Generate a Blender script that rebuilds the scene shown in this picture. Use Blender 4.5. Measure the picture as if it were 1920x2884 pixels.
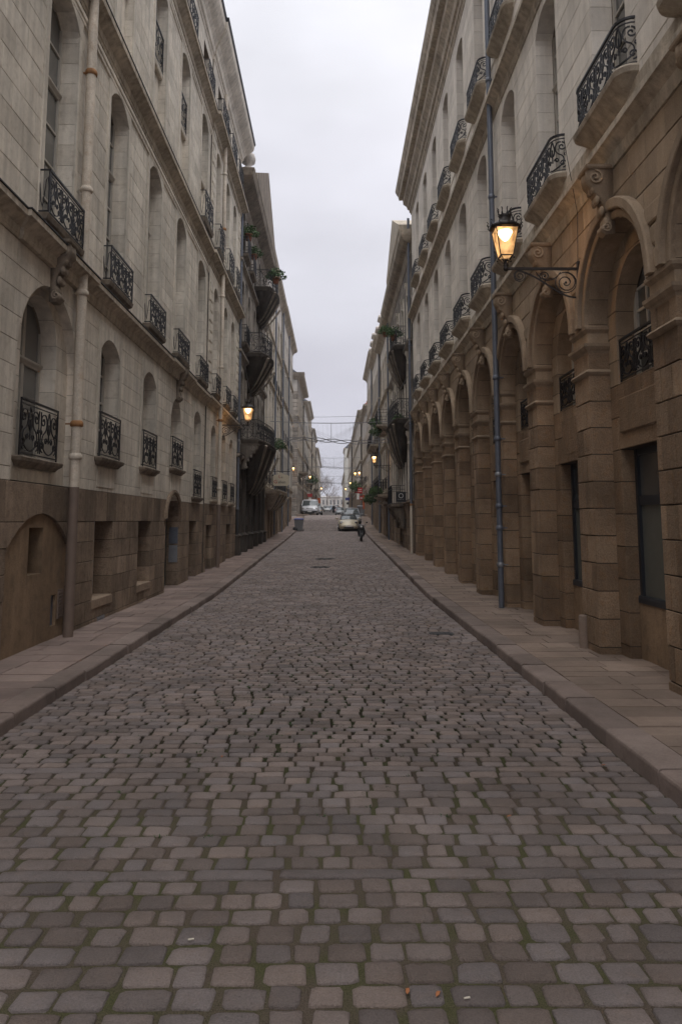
import bpy, bmesh, math, random
from math import sin, cos, pi, sqrt, radians, atan, tan
from mathutils import Vector, Matrix
R = random.Random(7)
S = bpy.context.scene
for o in list(bpy.data.objects): bpy.data.objects.remove(o)
COL = S.collection

# ------------------------------------------------------------------ camera
EYE = 1.9
FPX = 2200.0
PITCH = atan(.1236)
YAW = atan((960 - 940) / FPX * cos(PITCH))
cd = bpy.data.cameras.new('camera'); cam = bpy.data.objects.new('camera', cd); COL.objects.link(cam)
cd.sensor_fit = 'VERTICAL'; cd.sensor_height = 36.0; cd.sensor_width = 24.0
cd.lens = FPX / 2884 * 36.0
cd.shift_y = -(1442 - 1194.1) / 2884
cd.clip_start = .05; cd.clip_end = 3000
cam.location = (0, 0, EYE)
cam.rotation_euler = (pi / 2 + PITCH, 0, -YAW)
S.camera = cam

# ------------------------------------------------------------------ sky and sun (overcast)
W = bpy.data.worlds.new('World'); S.world = W; W.use_nodes = True
nt = W.node_tree; nt.nodes.clear()
def N(t, ty, **k):
    n = t.nodes.new(ty)
    for a, b in k.items(): setattr(n, a, b)
    return n
out = N(nt, 'ShaderNodeOutputWorld'); bg = N(nt, 'ShaderNodeBackground')
sky = N(nt, 'ShaderNodeTexSky', sky_type='NISHITA'); sky.sun_disc = False
sky.sun_elevation = radians(38); sky.sun_rotation = radians(20); sky.dust_density = 3
hs = N(nt, 'ShaderNodeHueSaturation'); hs.inputs['Saturation'].default_value = .2
nt.links.new(sky.outputs[0], hs.inputs['Color'])
tc = N(nt, 'ShaderNodeTexCoord'); sp = N(nt, 'ShaderNodeSeparateXYZ'); nt.links.new(tc.outputs['Generated'], sp.inputs[0])
mp = N(nt, 'ShaderNodeMapping'); mp.inputs['Scale'].default_value = (1.2, 1.2, 3.0); nt.links.new(tc.outputs['Generated'], mp.inputs[0])
nz = N(nt, 'ShaderNodeTexNoise'); nz.inputs['Scale'].default_value = 1.9; nz.inputs['Detail'].default_value = 4; nz.inputs['Roughness'].default_value = .45
nt.links.new(mp.outputs[0], nz.inputs['Vector'])
ma = N(nt, 'ShaderNodeMath', operation='MULTIPLY_ADD'); ma.inputs[1].default_value = .34; nt.links.new(nz.outputs[0], ma.inputs[0]); zs = N(nt, 'ShaderNodeMath', operation='SUBTRACT'); zs.inputs[1].default_value = .17; nt.links.new(sp.outputs[2], zs.inputs[0]); nt.links.new(zs.outputs[0], ma.inputs[2])
cr = N(nt, 'ShaderNodeValToRGB'); nt.links.new(ma.outputs[0], cr.inputs[0])
e = cr.color_ramp.elements
K_ = 1 / 1.75
def kc(r, g, b): return (r*K_, g*K_, b*K_, 1)
e[0].position = .08; e[0].color = kc(.46, .46, .53); e[1].position = 1.0; e[1].color = kc(1.68, 1.68, 1.72)
for p_, c_ in ((.17, (.49, .485, .555)), (.30, (.565, .565, .63)), (.46, (.635, .635, .70)), (.58, (.675, .68, .735)), (.72, (.82, .825, .875)), (.86, (1.20, 1.20, 1.24))):
    q = e.new(p_); q.color = kc(*c_)
sc = N(nt, 'ShaderNodeVectorMath', operation='SCALE'); sc.inputs['Scale'].default_value = 10.2 * 1.6; nt.links.new(cr.outputs[0], sc.inputs[0])
nz2 = N(nt, 'ShaderNodeTexNoise'); nz2.inputs['Scale'].default_value = 3.2; nz2.inputs['Detail'].default_value = 5; nz2.inputs['Roughness'].default_value = .5
nt.links.new(mp.outputs[0], nz2.inputs['Vector'])
cm = N(nt, 'ShaderNodeMapRange'); cm.inputs[1].default_value = .3; cm.inputs[2].default_value = .7; cm.inputs[3].default_value = 9.2 * 1.75; cm.inputs[4].default_value = 11.1 * 1.75
nt.links.new(nz2.outputs[0], cm.inputs[0]); nt.links.new(cm.outputs[0], sc.inputs['Scale'])
mx = N(nt, 'ShaderNodeMixRGB'); mx.inputs[0].default_value = .95
nt.links.new(hs.outputs[0], mx.inputs[1]); nt.links.new(sc.outputs[0], mx.inputs[2]); nt.links.new(mx.outputs[0], bg.inputs[0])
bg.inputs[1].default_value = .1; nt.links.new(bg.outputs[0], out.inputs[0])
sl = bpy.data.lights.new('sun', 'SUN'); sl.energy = 1.5; sl.angle = radians(70); sl.color = (1, .97, .94)
so = bpy.data.objects.new('sun', sl); COL.objects.link(so); so.rotation_euler = (radians(28), 0, radians(8))
S.view_settings.view_transform = 'Standard'; S.view_settings.look = 'None'; S.view_settings.gamma = 1
S.view_settings.exposure = .34; S.view_settings.use_curve_mapping = False
S.render.engine = 'CYCLES'

# ------------------------------------------------------------------ helpers
GP = [(-20, 0), (20, 0), (33, .3), (48, .57), (57, .78), (65, 1.02), (71, 1.45), (77, 1.95), (88, 2.45), (100, 2.6), (150, 2.95), (205, 4.2), (300, 6.3), (700, 12)]
def G(y):
    for (a, b), (c, d) in zip(GP, GP[1:]):
        if y <= c:
            t = (y - a) / (c - a); return b + (d - b) * t
    return GP[-1][1]

def link(o, parent=None):
    COL.objects.link(o)
    if parent is not None: o.parent = parent
    return o
def tag(o, label=None, cat=None, group=None, kind=None):
    if label: o['label'] = label
    if cat: o['category'] = cat
    if group: o['group'] = group
    if kind: o['kind'] = kind
    return o
def empty(name, loc, label, cat, group=None):
    o = bpy.data.objects.new(name, None); o.location = loc; o.empty_display_size = .2; link(o)
    return tag(o, label, cat, group)

class MB:
    """collects polygons; build() links them as one mesh. Coordinates are world coordinates."""
    def __init__(s): s.v = []; s.f = []; s.t = []; s.sm = []; s.cur = .5
    def add(s, vs, fs, tint=None, smooth=False):
        n = len(s.v); s.v += vs; s.f += [tuple(i + n for i in f) for f in fs]
        s.t += [s.cur if tint is None else tint] * len(vs); s.sm += [smooth] * len(fs)
    def box(s, x0, x1, y0, y1, z0, z1, tint=None):
        s.add([(x0,y0,z0),(x1,y0,z0),(x1,y1,z0),(x0,y1,z0),(x0,y0,z1),(x1,y0,z1),(x1,y1,z1),(x0,y1,z1)],
              [(0,3,2,1),(4,5,6,7),(0,1,5,4),(1,2,6,5),(2,3,7,6),(3,0,4,7)], tint)
    def bbox(s, x0, x1, y0, y1, z0, z1, b=.01, tint=None):
        s.mold(x0, x1, y0, y1, [(z0, -b), (z0 + b, 0), (z1 - b, 0), (z1, -b)], tint)
    def mold(s, x0, x1, y0, y1, prof, tint=None):
        s.stack(lambda p: [(x0 - p, y0 - p), (x1 + p, y0 - p), (x1 + p, y1 + p), (x0 - p, y1 + p)], prof, tint)
    def stack(s, plan, prof, tint=None, smooth=False):
        rings = [[(a, b, z) for a, b in plan(p)] for z, p in prof]
        s.loft(rings, tint, smooth)
    def loft(s, rings, tint=None, smooth=False, cap=True):
        n = len(rings[0]); vs = [q for r in rings for q in r]; fs = []
        for i in range(len(rings) - 1):
            for j in range(n):
                k = (j + 1) % n
                fs.append((i*n+j, i*n+k, (i+1)*n+k, (i+1)*n+j))
        s.add(vs, fs, tint, smooth)
        if cap:
            s.add(list(rings[0]), [tuple(range(n))[::-1]], tint); s.add(list(rings[-1]), [tuple(range(n))], tint)
    def tube(s, pts, r, n=4, tint=None, smooth=None, cap=True):
        if smooth is None: smooth = n > 5
        P = [Vector(p) for p in pts]
        if len(P) < 2: return
        rings = []; up = None
        for i, p in enumerate(P):
            t = (P[min(i+1, len(P)-1)] - P[max(i-1, 0)])
            if t.length < 1e-7: t = Vector((0, 0, 1))
            t.normalize()
            if up is None:
                up = Vector((0, 0, 1)) if abs(t.z) < .9 else Vector((1, 0, 0))
            a = t.cross(up)
            if a.length < 1e-4: a = t.cross(Vector((0, 1, 0)))
            a.normalize(); b = a.cross(t); up = b
            rr = r[i] if isinstance(r, (list, tuple)) else r
            rings.append([tuple(p + (a * cos(2*pi*(k+.5)/n) + b * sin(2*pi*(k+.5)/n)) * rr) for k in range(n)])
        s.loft(rings, tint, smooth, cap)
    def ball(s, c, rx, ry=None, rz=None, n=8, m=6, tint=None):
        ry = ry or rx; rz = rz or rx
        rings = []
        for i in range(m + 1):
            th = -pi/2 + pi * i / m; th = max(-1.5, min(1.5, th))
            rings.append([(c[0] + rx*cos(th)*cos(2*pi*k/n), c[1] + ry*cos(th)*sin(2*pi*k/n), c[2] + rz*sin(th)) for k in range(n)])
        s.loft(rings, tint, True)
    def lathe(s, c, prof, n=10, tint=None, smooth=True):
        s.loft([[(c[0] + r*cos(2*pi*(k+.5)/n), c[1] + r*sin(2*pi*(k+.5)/n), c[2] + z) for k in range(n)] for r, z in prof], tint, smooth)
    def mesh(s, name, mat):
        m = bpy.data.meshes.new(name); m.from_pydata(s.v, [], s.f)
        m.polygons.foreach_set('use_smooth', s.sm)
        a = m.attributes.new('tint', 'FLOAT', 'POINT'); a.data.foreach_set('value', s.t)
        if mat: m.materials.append(mat)
        return m
    def build(s, name, mat, parent=None, kind=None, label=None):
        m = s.mesh(name, mat)
        o = bpy.data.objects.new(name, m); link(o, parent)
        if parent is not None:
            o.matrix_parent_inverse = Matrix.Translation(-Vector(parent_world(parent)))
        if kind: o['kind'] = kind
        if label: o['label'] = label
        return o
def parent_world(p):
    v = Vector((0, 0, 0))
    while p is not None:
        v += p.location
        if p.parent is not None: v += p.matrix_parent_inverse.to_translation()
        p = p.parent
    return v
def inst(name, mesh, loc, parent, rz=0, scale=None):
    """an object that shares a mesh; loc is a world position, parents are never rotated"""
    o = bpy.data.objects.new(name, mesh); link(o, parent)
    o.location = Vector(loc) - (parent_world(parent) if parent is not None else Vector((0, 0, 0)))
    if rz: o.rotation_euler = (0, 0, rz)
    if scale: o.scale = scale
    return o

# ------------------------------------------------------------------ materials
def newmat(name):
    m = bpy.data.materials.new(name); m.use_nodes = True
    return m, m.node_tree, m.node_tree.nodes['Principled BSDF']
def plain(name, col, rough=.6, metal=0, bump=0, bs=60, var=.12, spec=.5):
    m, t, b = newmat(name)
    b.inputs['Roughness'].default_value = rough; b.inputs['Metallic'].default_value = metal
    b.inputs['Specular IOR Level'].default_value = spec
    g = N(t, 'ShaderNodeNewGeometry'); n = N(t, 'ShaderNodeTexNoise'); n.inputs['Scale'].default_value = bs / 6; n.inputs['Detail'].default_value = 6
    t.links.new(g.outputs['Position'], n.inputs['Vector'])
    r = N(t, 'ShaderNodeMapRange'); r.inputs[3].default_value = 1 - var * 1.5; r.inputs[4].default_value = 1 + var * 1.5
    t.links.new(n.outputs[0], r.inputs[0])
    v = N(t, 'ShaderNodeVectorMath', operation='SCALE'); v.inputs[0].default_value = col[:3]; t.links.new(r.outputs[0], v.inputs['Scale'])
    t.links.new(v.outputs[0], b.inputs['Base Color'])
    if bump:
        n2 = N(t, 'ShaderNodeTexNoise'); n2.inputs['Scale'].default_value = bs; n2.inputs['Detail'].default_value = 5
        t.links.new(g.outputs['Position'], n2.inputs['Vector'])
        bm = N(t, 'ShaderNodeBump'); bm.inputs['Strength'].default_value = bump; bm.inputs['Distance'].default_value = .01
        t.links.new(n2.outputs[0], bm.inputs['Height']); t.links.new(bm.outputs[0], b.inputs['Normal'])
    return m
def stone(name, c1, c2, c3=None, tintamp=.25, big=.35, bump=.5, fine=90, streak=.25, rough=.9, c3amt=.35, spec=.25, grain=.25):
    """c1..c2 between stones by the tint attribute, c3 a stain colour; large soft stains, vertical streaks, grain"""
    m, t, b = newmat(name); L = t.links.new
    b.inputs['Roughness'].default_value = rough; b.inputs['Specular IOR Level'].default_value = spec
    g = N(t, 'ShaderNodeNewGeometry'); at = N(t, 'ShaderNodeAttribute'); at.attribute_name = 'tint'
    mixc = N(t, 'ShaderNodeMixRGB'); mixc.inputs[1].default_value = (*c1, 1); mixc.inputs[2].default_value = (*c2, 1); L(at.outputs['Fac'], mixc.inputs[0])
    n1 = N(t, 'ShaderNodeTexNoise'); n1.inputs['Scale'].default_value = 1.1; n1.inputs['Detail'].default_value = 7; n1.inputs['Roughness'].default_value = .62; L(g.outputs['Position'], n1.inputs['Vector'])
    n2 = N(t, 'ShaderNodeTexNoise'); n2.inputs['Scale'].default_value = fine; n2.inputs['Detail'].default_value = 5; n2.inputs['Roughness'].default_value = .7; L(g.outputs['Position'], n2.inputs['Vector'])
    mpp = N(t, 'ShaderNodeMapping'); mpp.inputs['Scale'].default_value = (7, 7, .45); L(g.outputs['Position'], mpp.inputs[0])
    n3 = N(t, 'ShaderNodeTexNoise'); n3.inputs['Scale'].default_value = 1; n3.inputs['Detail'].default_value = 5; L(mpp.outputs[0], n3.inputs['Vector'])
    n4 = N(t, 'ShaderNodeTexNoise'); n4.inputs['Scale'].default_value = 9; n4.inputs['Detail'].default_value = 6; n4.inputs['Roughness'].default_value = .65; L(g.outputs['Position'], n4.inputs['Vector'])
    cur = mixc.outputs[0]
    if c3:
        mr = N(t, 'ShaderNodeMapRange'); mr.inputs[1].default_value = .5; mr.inputs[2].default_value = .75; mr.inputs[4].default_value = c3amt; L(n4.outputs[0], mr.inputs[0])
        mx3 = N(t, 'ShaderNodeMixRGB'); mx3.inputs[2].default_value = (*c3, 1); L(mr.outputs[0], mx3.inputs[0]); L(cur, mx3.inputs[1]); cur = mx3.outputs[0]
    def fac(src, amt):
        r = N(t, 'ShaderNodeMapRange'); r.inputs[1].default_value = .25; r.inputs[2].default_value = .75; r.inputs[3].default_value = 1 - amt * .9; r.inputs[4].default_value = 1 + amt * .75
        L(src, r.inputs[0]); return r.outputs[0]
    def mul(a, f):
        v = N(t, 'ShaderNodeVectorMath', operation='SCALE'); L(a, v.inputs[0]); L(f, v.inputs['Scale']); return v.outputs[0]
    cur = mul(cur, fac(n1.outputs[0], big)); cur = mul(cur, fac(n3.outputs[0], streak)); cur = mul(cur, fac(n2.outputs[0], grain))
    fr = N(t, 'ShaderNodeMath', operation='MULTIPLY_ADD'); L(at.outputs['Fac'], fr.inputs[0]); fr.inputs[1].default_value = 13.7; fr.inputs[2].default_value = 0
    fr2 = N(t, 'ShaderNodeMath', operation='FRACT'); L(fr.outputs[0], fr2.inputs[0])
    cur = mul(cur, fac(fr2.outputs[0], tintamp))
    L(cur, b.inputs['Base Color'])
    if bump:
        ad = N(t, 'ShaderNodeMath', operation='MULTIPLY_ADD'); L(n4.outputs[0], ad.inputs[0]); ad.inputs[1].default_value = 1.5; L(n2.outputs[0], ad.inputs[2])
        bm = N(t, 'ShaderNodeBump'); bm.inputs['Strength'].default_value = bump; bm.inputs['Distance'].default_value = .012 if bump < .9 else .02
        L(ad.outputs[0], bm.inputs['Height']); L(bm.outputs[0], b.inputs['Normal'])
    return m
M = {}
M['cream'] = stone('cream_limestone', (.64, .58, .495), (.70, .645, .56), (.34, .28, .21), .08, .32, .4, 70, .24, c3amt=.42, grain=.10)
M['cream2'] = stone('pale_limestone', (.72, .665, .595), (.78, .725, .65), (.44, .37, .29), .07, .26, .3, 70, .16, c3amt=.18, grain=.10)
M['creamj'] = plain('lime_mortar', (.20, .16, .12), .95)
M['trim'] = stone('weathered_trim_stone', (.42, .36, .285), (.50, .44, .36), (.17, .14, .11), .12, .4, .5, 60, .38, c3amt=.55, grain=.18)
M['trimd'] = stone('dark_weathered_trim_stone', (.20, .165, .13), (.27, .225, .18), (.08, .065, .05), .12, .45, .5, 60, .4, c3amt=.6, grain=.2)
M['brown'] = stone('brown_granite', (.235, .175, .125), (.32, .24, .175), (.10, .075, .055), .16, .5, 1, 45, .18, c3amt=.6, grain=.3)
M['brownr'] = stone('brown_granite_arcade', (.245, .168, .110), (.335, .238, .158), (.31, .165, .07), .18, .5, 1, 45, .12, c3amt=.5, grain=.32)
M['brownup'] = stone('ochre_arch_stone', (.33, .25, .175), (.39, .30, .215), (.24, .16, .09), .14, .3, .5, 55, .22, c3amt=.35, grain=.2)
M['brownj'] = plain('dark_mortar', (.055, .042, .032), .95)
M['render'] = stone('ochre_render', (.26, .182, .115), (.28, .195, .125), (.13, .10, .075), .05, .5, .6, 40, .16, c3amt=.6, grain=.15)
M['darkst'] = stone('sooty_stone', (.065, .054, .045), (.10, .085, .072), (.05, .045, .04), .25, .5, .6, 50, .4, c3amt=.6)
M['midst'] = stone('grey_stone', (.24, .21, .18), (.33, .295, .255), (.12, .10, .085), .25, .45, .5, 50, .35, c3amt=.5)
M['far1'] = stone('far_cream_render', (.60, .555, .50), (.63, .58, .52), (.26, .225, .18), .08, .3, .2, 20, .3, c3amt=.35)
M['far2'] = stone('far_grey_render', (.50, .465, .42), (.53, .49, .45), (.22, .19, .165), .08, .3, .2, 20, .3, c3amt=.35)
M['white'] = plain('pale_render', (.6, .58, .53), .8)
M['iron'] = plain('black_wrought_iron', (.018, .018, .022), .45, .3, .3, 120)
M['ironr'] = plain('lamp_iron', (.03, .024, .022), .5, .3, .3, 120)
M['pipec'] = stone('cream_painted_pipe', (.62, .55, .46), (.62, .55, .46), (.36, .22, .12), .02, .3, .25, 40, .3, rough=.55, c3amt=.5)
M['pipeb'] = plain('brown_painted_pipe', (.17, .125, .10), .65, 0, .2, 40, .15)
M['piper'] = plain('blue_grey_zinc', (.135, .15, .185), .5, .35, .2, 40, .15)
M['rust'] = plain('rusty_collar', (.30, .15, .06), .85, 0, .4, 60, .4)
M['frame'] = plain('painted_window_wood', (.42, .39, .345), .55, 0, .1, 40, .1)
M['framed'] = plain('dark_window_frame', (.022, .026, .034), .45)
M['glass'] = plain('window_glass', (.075, .08, .082), .07, 0, 0, 8, .3, 1.0)
M['glassc'] = plain('glass_over_net_curtain', (.13, .13, .125), .12, 0, 0, 12, .25, .9)
M['curtain'] = plain('closed_grey_blind', (.115, .125, .115), .25, 0, 0, 60, .08, .8)
M['shut'] = plain('pale_shutter', (.40, .37, .33), .7, 0, .2, 40, .1)
M['door'] = plain('dark_green_door', (.015, .02, .018), .4)
M['slate'] = plain('blue_slate', (.085, .09, .11), .6, 0, .3, 30, .25)
M['zinc'] = plain('zinc_flashing', (.25, .26, .28), .45, .4)
M['lead'] = plain('dark_lead', (.035, .035, .038), .7)
M['brick'] = plain('red_brick', (.32, .12, .075), .9, 0, .5, 30, .2)
M['terra'] = plain('terracotta', (.26, .10, .055), .8)
M['leaf'] = plain('plant_leaves', (.05, .10, .025), .6, 0, 0, 60, .5)
M['moss'] = plain('green_weed', (.035, .075, .018), .7, 0, 0, 60, .4)
M['cob'] = stone('granite_sett', (.268, .212, .186), (.235, .202, .196), (.31, .21, .145), .22, .36, 1, 110, .04, .72, .22, .4, grain=.34)
M['kerb'] = stone('granite_kerb', (.20, .155, .135), (.27, .215, .19), (.13, .10, .085), .18, .38, .8, 100, .05, .8, .4, grain=.25)
M['slab'] = stone('paving_slab', (.215, .163, .132), (.265, .202, .163), (.17, .125, .095), .12, .38, .6, 90, .05, .85, .35, grain=.22)
M['slabl'] = stone('paving_slab_left', (.235, .178, .158), (.275, .212, .185), (.24, .165, .11), .12, .38, .6, 90, .05, .85, .3, grain=.22)
M['tyre'] = plain('tyre_rubber', (.012, .012, .012), .8)
M['plastic'] = plain('black_plastic', (.015, .015, .016), .4)
M['chrome'] = plain('bright_metal', (.6, .6, .6), .25, 1)
M['carglass'] = plain('car_glass', (.06, .075, .08), .05, 0, 0, 4, .2, 1.0)
M['lampglass'] = plain('headlight_glass', (.5, .5, .5), .1, .3)
def paint(name, col): return plain(name, col, .28, .1, 0, 4, .05, .6)
def emis(name, col, st):
    m, t, b = newmat(name); b.inputs['Base Color'].default_value = (*col, 1)
    b.inputs['Emission Color'].default_value = (*col, 1); b.inputs['Emission Strength'].default_value = st; return m
M['bulb'] = emis('lit_lamp_bulb', (1, .66, .30), 22)
def lampglass():
    m = bpy.data.materials.new('lit_lantern_glass'); m.use_nodes = True; t = m.node_tree; t.nodes.clear(); L = t.links.new
    o = N(t, 'ShaderNodeOutputMaterial'); a = N(t, 'ShaderNodeBsdfTransparent'); b = N(t, 'ShaderNodeEmission'); mxs = N(t, 'ShaderNodeMixShader')
    g = N(t, 'ShaderNodeNewGeometry'); n = N(t, 'ShaderNodeTexNoise'); n.inputs['Scale'].default_value = 7; n.inputs['Detail'].default_value = 2; L(g.outputs['Position'], n.inputs['Vector'])
    r = N(t, 'ShaderNodeMapRange'); r.inputs[1].default_value = .35; r.inputs[2].default_value = .7; r.inputs[3].default_value = .35; r.inputs[4].default_value = 1.5; L(n.outputs[0], r.inputs[0])
    b.inputs[0].default_value = (1, .56, .24, 1); L(r.outputs[0], b.inputs[1])
    a.inputs[0].default_value = (1, .93, .82, 1); mxs.inputs[0].default_value = .42
    L(a.outputs[0], mxs.inputs[1]); L(b.outputs[0], mxs.inputs[2]); L(mxs.outputs[0], o.inputs[0]); return m
M['lglass'] = lampglass()
def joint_mat():
    m, t, b = newmat('sand_and_moss_joint'); L = t.links.new; b.inputs['Roughness'].default_value = .95; b.inputs['Specular IOR Level'].default_value = .1
    g = N(t, 'ShaderNodeNewGeometry'); s = N(t, 'ShaderNodeSeparateXYZ'); L(g.outputs['Position'], s.inputs[0])
    n = N(t, 'ShaderNodeTexNoise'); n.inputs['Scale'].default_value = 2.6; n.inputs['Detail'].default_value = 6; L(g.outputs['Position'], n.inputs['Vector'])
    f = N(t, 'ShaderNodeTexNoise'); f.inputs['Scale'].default_value = 150; f.inputs['Detail'].default_value = 4; L(g.outputs['Position'], f.inputs['Vector'])
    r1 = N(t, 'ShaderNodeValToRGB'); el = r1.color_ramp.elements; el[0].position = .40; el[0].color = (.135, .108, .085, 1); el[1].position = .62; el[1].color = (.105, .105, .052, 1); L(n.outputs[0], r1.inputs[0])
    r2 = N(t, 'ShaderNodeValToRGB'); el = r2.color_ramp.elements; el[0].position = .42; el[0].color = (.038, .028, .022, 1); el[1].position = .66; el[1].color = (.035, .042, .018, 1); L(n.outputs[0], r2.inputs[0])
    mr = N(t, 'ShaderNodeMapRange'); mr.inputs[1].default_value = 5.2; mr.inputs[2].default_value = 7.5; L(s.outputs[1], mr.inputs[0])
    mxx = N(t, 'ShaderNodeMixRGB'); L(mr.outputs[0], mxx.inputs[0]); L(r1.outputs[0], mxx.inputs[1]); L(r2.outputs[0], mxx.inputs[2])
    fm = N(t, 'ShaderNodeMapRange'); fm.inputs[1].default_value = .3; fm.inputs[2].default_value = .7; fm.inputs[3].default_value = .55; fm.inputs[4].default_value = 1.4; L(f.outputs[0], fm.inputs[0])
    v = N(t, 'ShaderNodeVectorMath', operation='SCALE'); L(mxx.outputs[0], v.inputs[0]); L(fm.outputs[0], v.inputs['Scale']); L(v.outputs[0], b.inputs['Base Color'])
    bm = N(t, 'ShaderNodeBump'); bm.inputs['Strength'].default_value = 1; bm.inputs['Distance'].default_value = .02; L(f.outputs[0], bm.inputs['Height']); L(bm.outputs[0], b.inputs['Normal'])
    return m
M['joint'] = joint_mat()
M['asph'] = plain('far_cobbled_road', (.13, .112, .105), .85, 0, .8, 14, .3)
def noshadow_check(): pass

# ------------------------------------------------------------------ ground
KL, KR = -2.95, 2.32          # kerb faces
def kl(y): return KL - max(0, min(1, (y - 30) / 40)) * .15
def kr(y): return KR + max(0, min(1, (y - 30) / 40)) * .15
KH = .13
ys = [-12, -4, 0, 5, 6, 7, 8, 9, 10, 20, 26, 33, 40, 48, 57, 65, 71, 77, 82, 88, 100, 125, 150, 205, 300, 700]
def sheet(name, xa, xb, dz, mat, parent=None, kind='structure', y0=-99, y1=999):
    mb = MB(); yy = [y for y in ys if y0 <= y <= y1]
    vs = []; fs = []
    dzf = dz if callable(dz) else (lambda y: dz)
    for i, y in enumerate(yy):
        dz_ = dzf(y); vs += [(xa(y), y, G(y) + dz_), (xb(y), y, G(y) + dz_)]
        if i: fs.append((2*i-2, 2*i-1, 2*i+1, 2*i))
    mb.add(vs, fs); o = mb.build(name, mat, parent, kind); return o
g_ = sheet('ground', lambda y: -400, lambda y: 400, -.25, M['asph'])
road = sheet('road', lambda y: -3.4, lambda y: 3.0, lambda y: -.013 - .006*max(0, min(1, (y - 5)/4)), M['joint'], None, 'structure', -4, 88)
farroad = sheet('far_road', lambda y: -7, lambda y: 6, -.02, M['asph'], None, 'structure', 88, 700)

RC = random.Random(11)
def cobble(mb, x0, x1, y0, y1, near=True, tint=.5, ht=0.0, gap=.0):
    """rounded, uneven granite sett filling the rectangle"""
    w = x1 - x0; d = y1 - y0; cx = (x0+x1)/2; cy = (y0+y1)/2; gz = G(cy)
    j = lambda a: RC.uniform(-a, a)
    def cc():
        return RC.choice((.06, .09, .12, .17)) if near else RC.uniform(.07, .12)
    c1, c2, c3, c4 = cc(), cc(), cc(), cc(); e1, e2, e3, e4 = cc(), cc(), cc(), cc(); m1, m2 = j(.02), j(.02)
    base = [(-.5, -.5 + c1), (-.5 + e1, -.5)] + ([(j(.1), -.5 + m1)] if near else []) + [(.5 - e2, -.5), (.5, -.5 + c2), (.5, .5 - c3), (.5 - e3, .5)] + ([(j(.1), .5 + m2)] if near else []) + [(-.5 + e4, .5), (-.5, .5 - c4)]
    n = len(base); ja = .0042 if near else .003
    sk = j(.004)
    o1 = [(cx + a*w + j(ja) + b*sk*2, cy + b*d + j(ja)) for a, b in base]
    tx = j(.0022); ty = j(.0018)
    ring = lambda s_, z_, t_=1: [(cx + (a-cx)*s_, cy + (b-cy)*s_, gz + ht + z_ + (tx*(a-cx)/w*2 + ty*(b-cy)/d*2)*t_) for a, b in o1]
    r0 = ring(1.02, -.045, 0); r1 = ring(1.0, -.008); 
    ins = .955 if near else .90
    r2 = ring(ins, -.003 + 0); r3 = ring(.60 if near else .5, .0015 + j(.0015))
    vs = r0 + r1 + r2 + r3; fs = []
    for i in range(3):
        for k in range(n):
            q = (k+1) % n; fs.append((i*n+k, i*n+q, (i+1)*n+q, (i+1)*n+k))
    fs.append(tuple(range(3*n, 4*n)))
    mb.add(vs, fs, tint, True)
cands = []
y = .9; row = 0; prevy = .8
while y < 96:
    strip = (prevy < 4.42 <= y) or (prevy < 6.2 <= y)
    near = y < 5.9
    d = RC.uniform(.135, .185) if y < 6 else RC.uniform(.112, .142)
    if strip: d = .125
    gapy = .024 if y < 4.4 else (.019 if y < 7 else .013)
    x = kl(y) - .02 - (row % 2)*.10 + RC.uniform(-.03, .03); xe = kr(y) + .02
    amp = 0
    while x < xe:
        if strip: w = RC.uniform(.45, .75) if (y < 5 or RC.random() < .6) else RC.uniform(.16, .24)
        else: w = RC.uniform(.15, .235) if y < 6 else RC.uniform(.165, .225)
        if x + w > xe - .1: w = xe - x
        if w > .06:
            gx = RC.choice((.016, .026, .038)) if y < 7 else RC.choice((.012, .020, .028, .036))
            # rows wander and arch slightly across the road
            bow = .014 * sin((x + .3) * 1.0 + row * .04) + .004 * sin(x * 2.7 + row * .05)
            dd = d - gapy + RC.uniform(-.007, .003)
            cands.append((x, x + w - gx, y + bow, y + bow + dd, RC.uniform(0, 1) if RC.random() < .9 else RC.choice((0, 1)), RC.uniform(-.0022, .0022)))
        x += w
    prevy = y; y += d; row += 1
def px_area(c):
    cy = (c[2]+c[3])/2; cx = (c[0]+c[1])/2
    if cy < 2.9 or abs((cx / cy) * FPX + 940 - 960) > 980: return 0
    return 1 / cy
cands.sort(key=px_area, reverse=True)
rest = MB(); rest2 = MB()
for i, c in enumerate(cands):
    x0, x1, y0, y1, tt, ht = c
    if i < 300:
        mb = MB(); cobble(mb, x0, x1, y0, y1, True, tt, ht); mb.build('cobblestone', M['cob'], road)
    else:
        cobble(rest, x0, x1, y0, y1, y0 < 12, tt, ht)
rest.build('cobblestones', M['cob'], road, 'stuff')

# weeds growing in the joints
wd = MB(); RW = random.Random(3)
for i in range(330):
    yy = RW.uniform(6.5, 12.5) if RW.random() < .8 else RW.uniform(5, 15); xx = RW.gauss(-.25, .75)
    if not (-2.6 < xx < 2.1): continue
    for k in range(7):
        a = RW.uniform(0, 2*pi); l = RW.uniform(.006, .018); px = xx + RW.uniform(-.03, .03); py = yy + RW.uniform(-.012, .012); z = -.02
        wd.add([(px, py, z), (px + l*cos(a) - .004*sin(a), py + l*sin(a) + .004*cos(a), z + .02), (px + 1.6*l*cos(a), py + 1.6*l*sin(a), z + .026), (px + l*cos(a) + .004*sin(a), py + l*sin(a) - .004*cos(a), z + .02)], [(0, 1, 2, 3)])
o = wd.build('joint_weeds', M['moss'], None, 'stuff'); tag(o, 'small green weeds and moss growing in the joints of the cobbled road', 'weeds')

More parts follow.
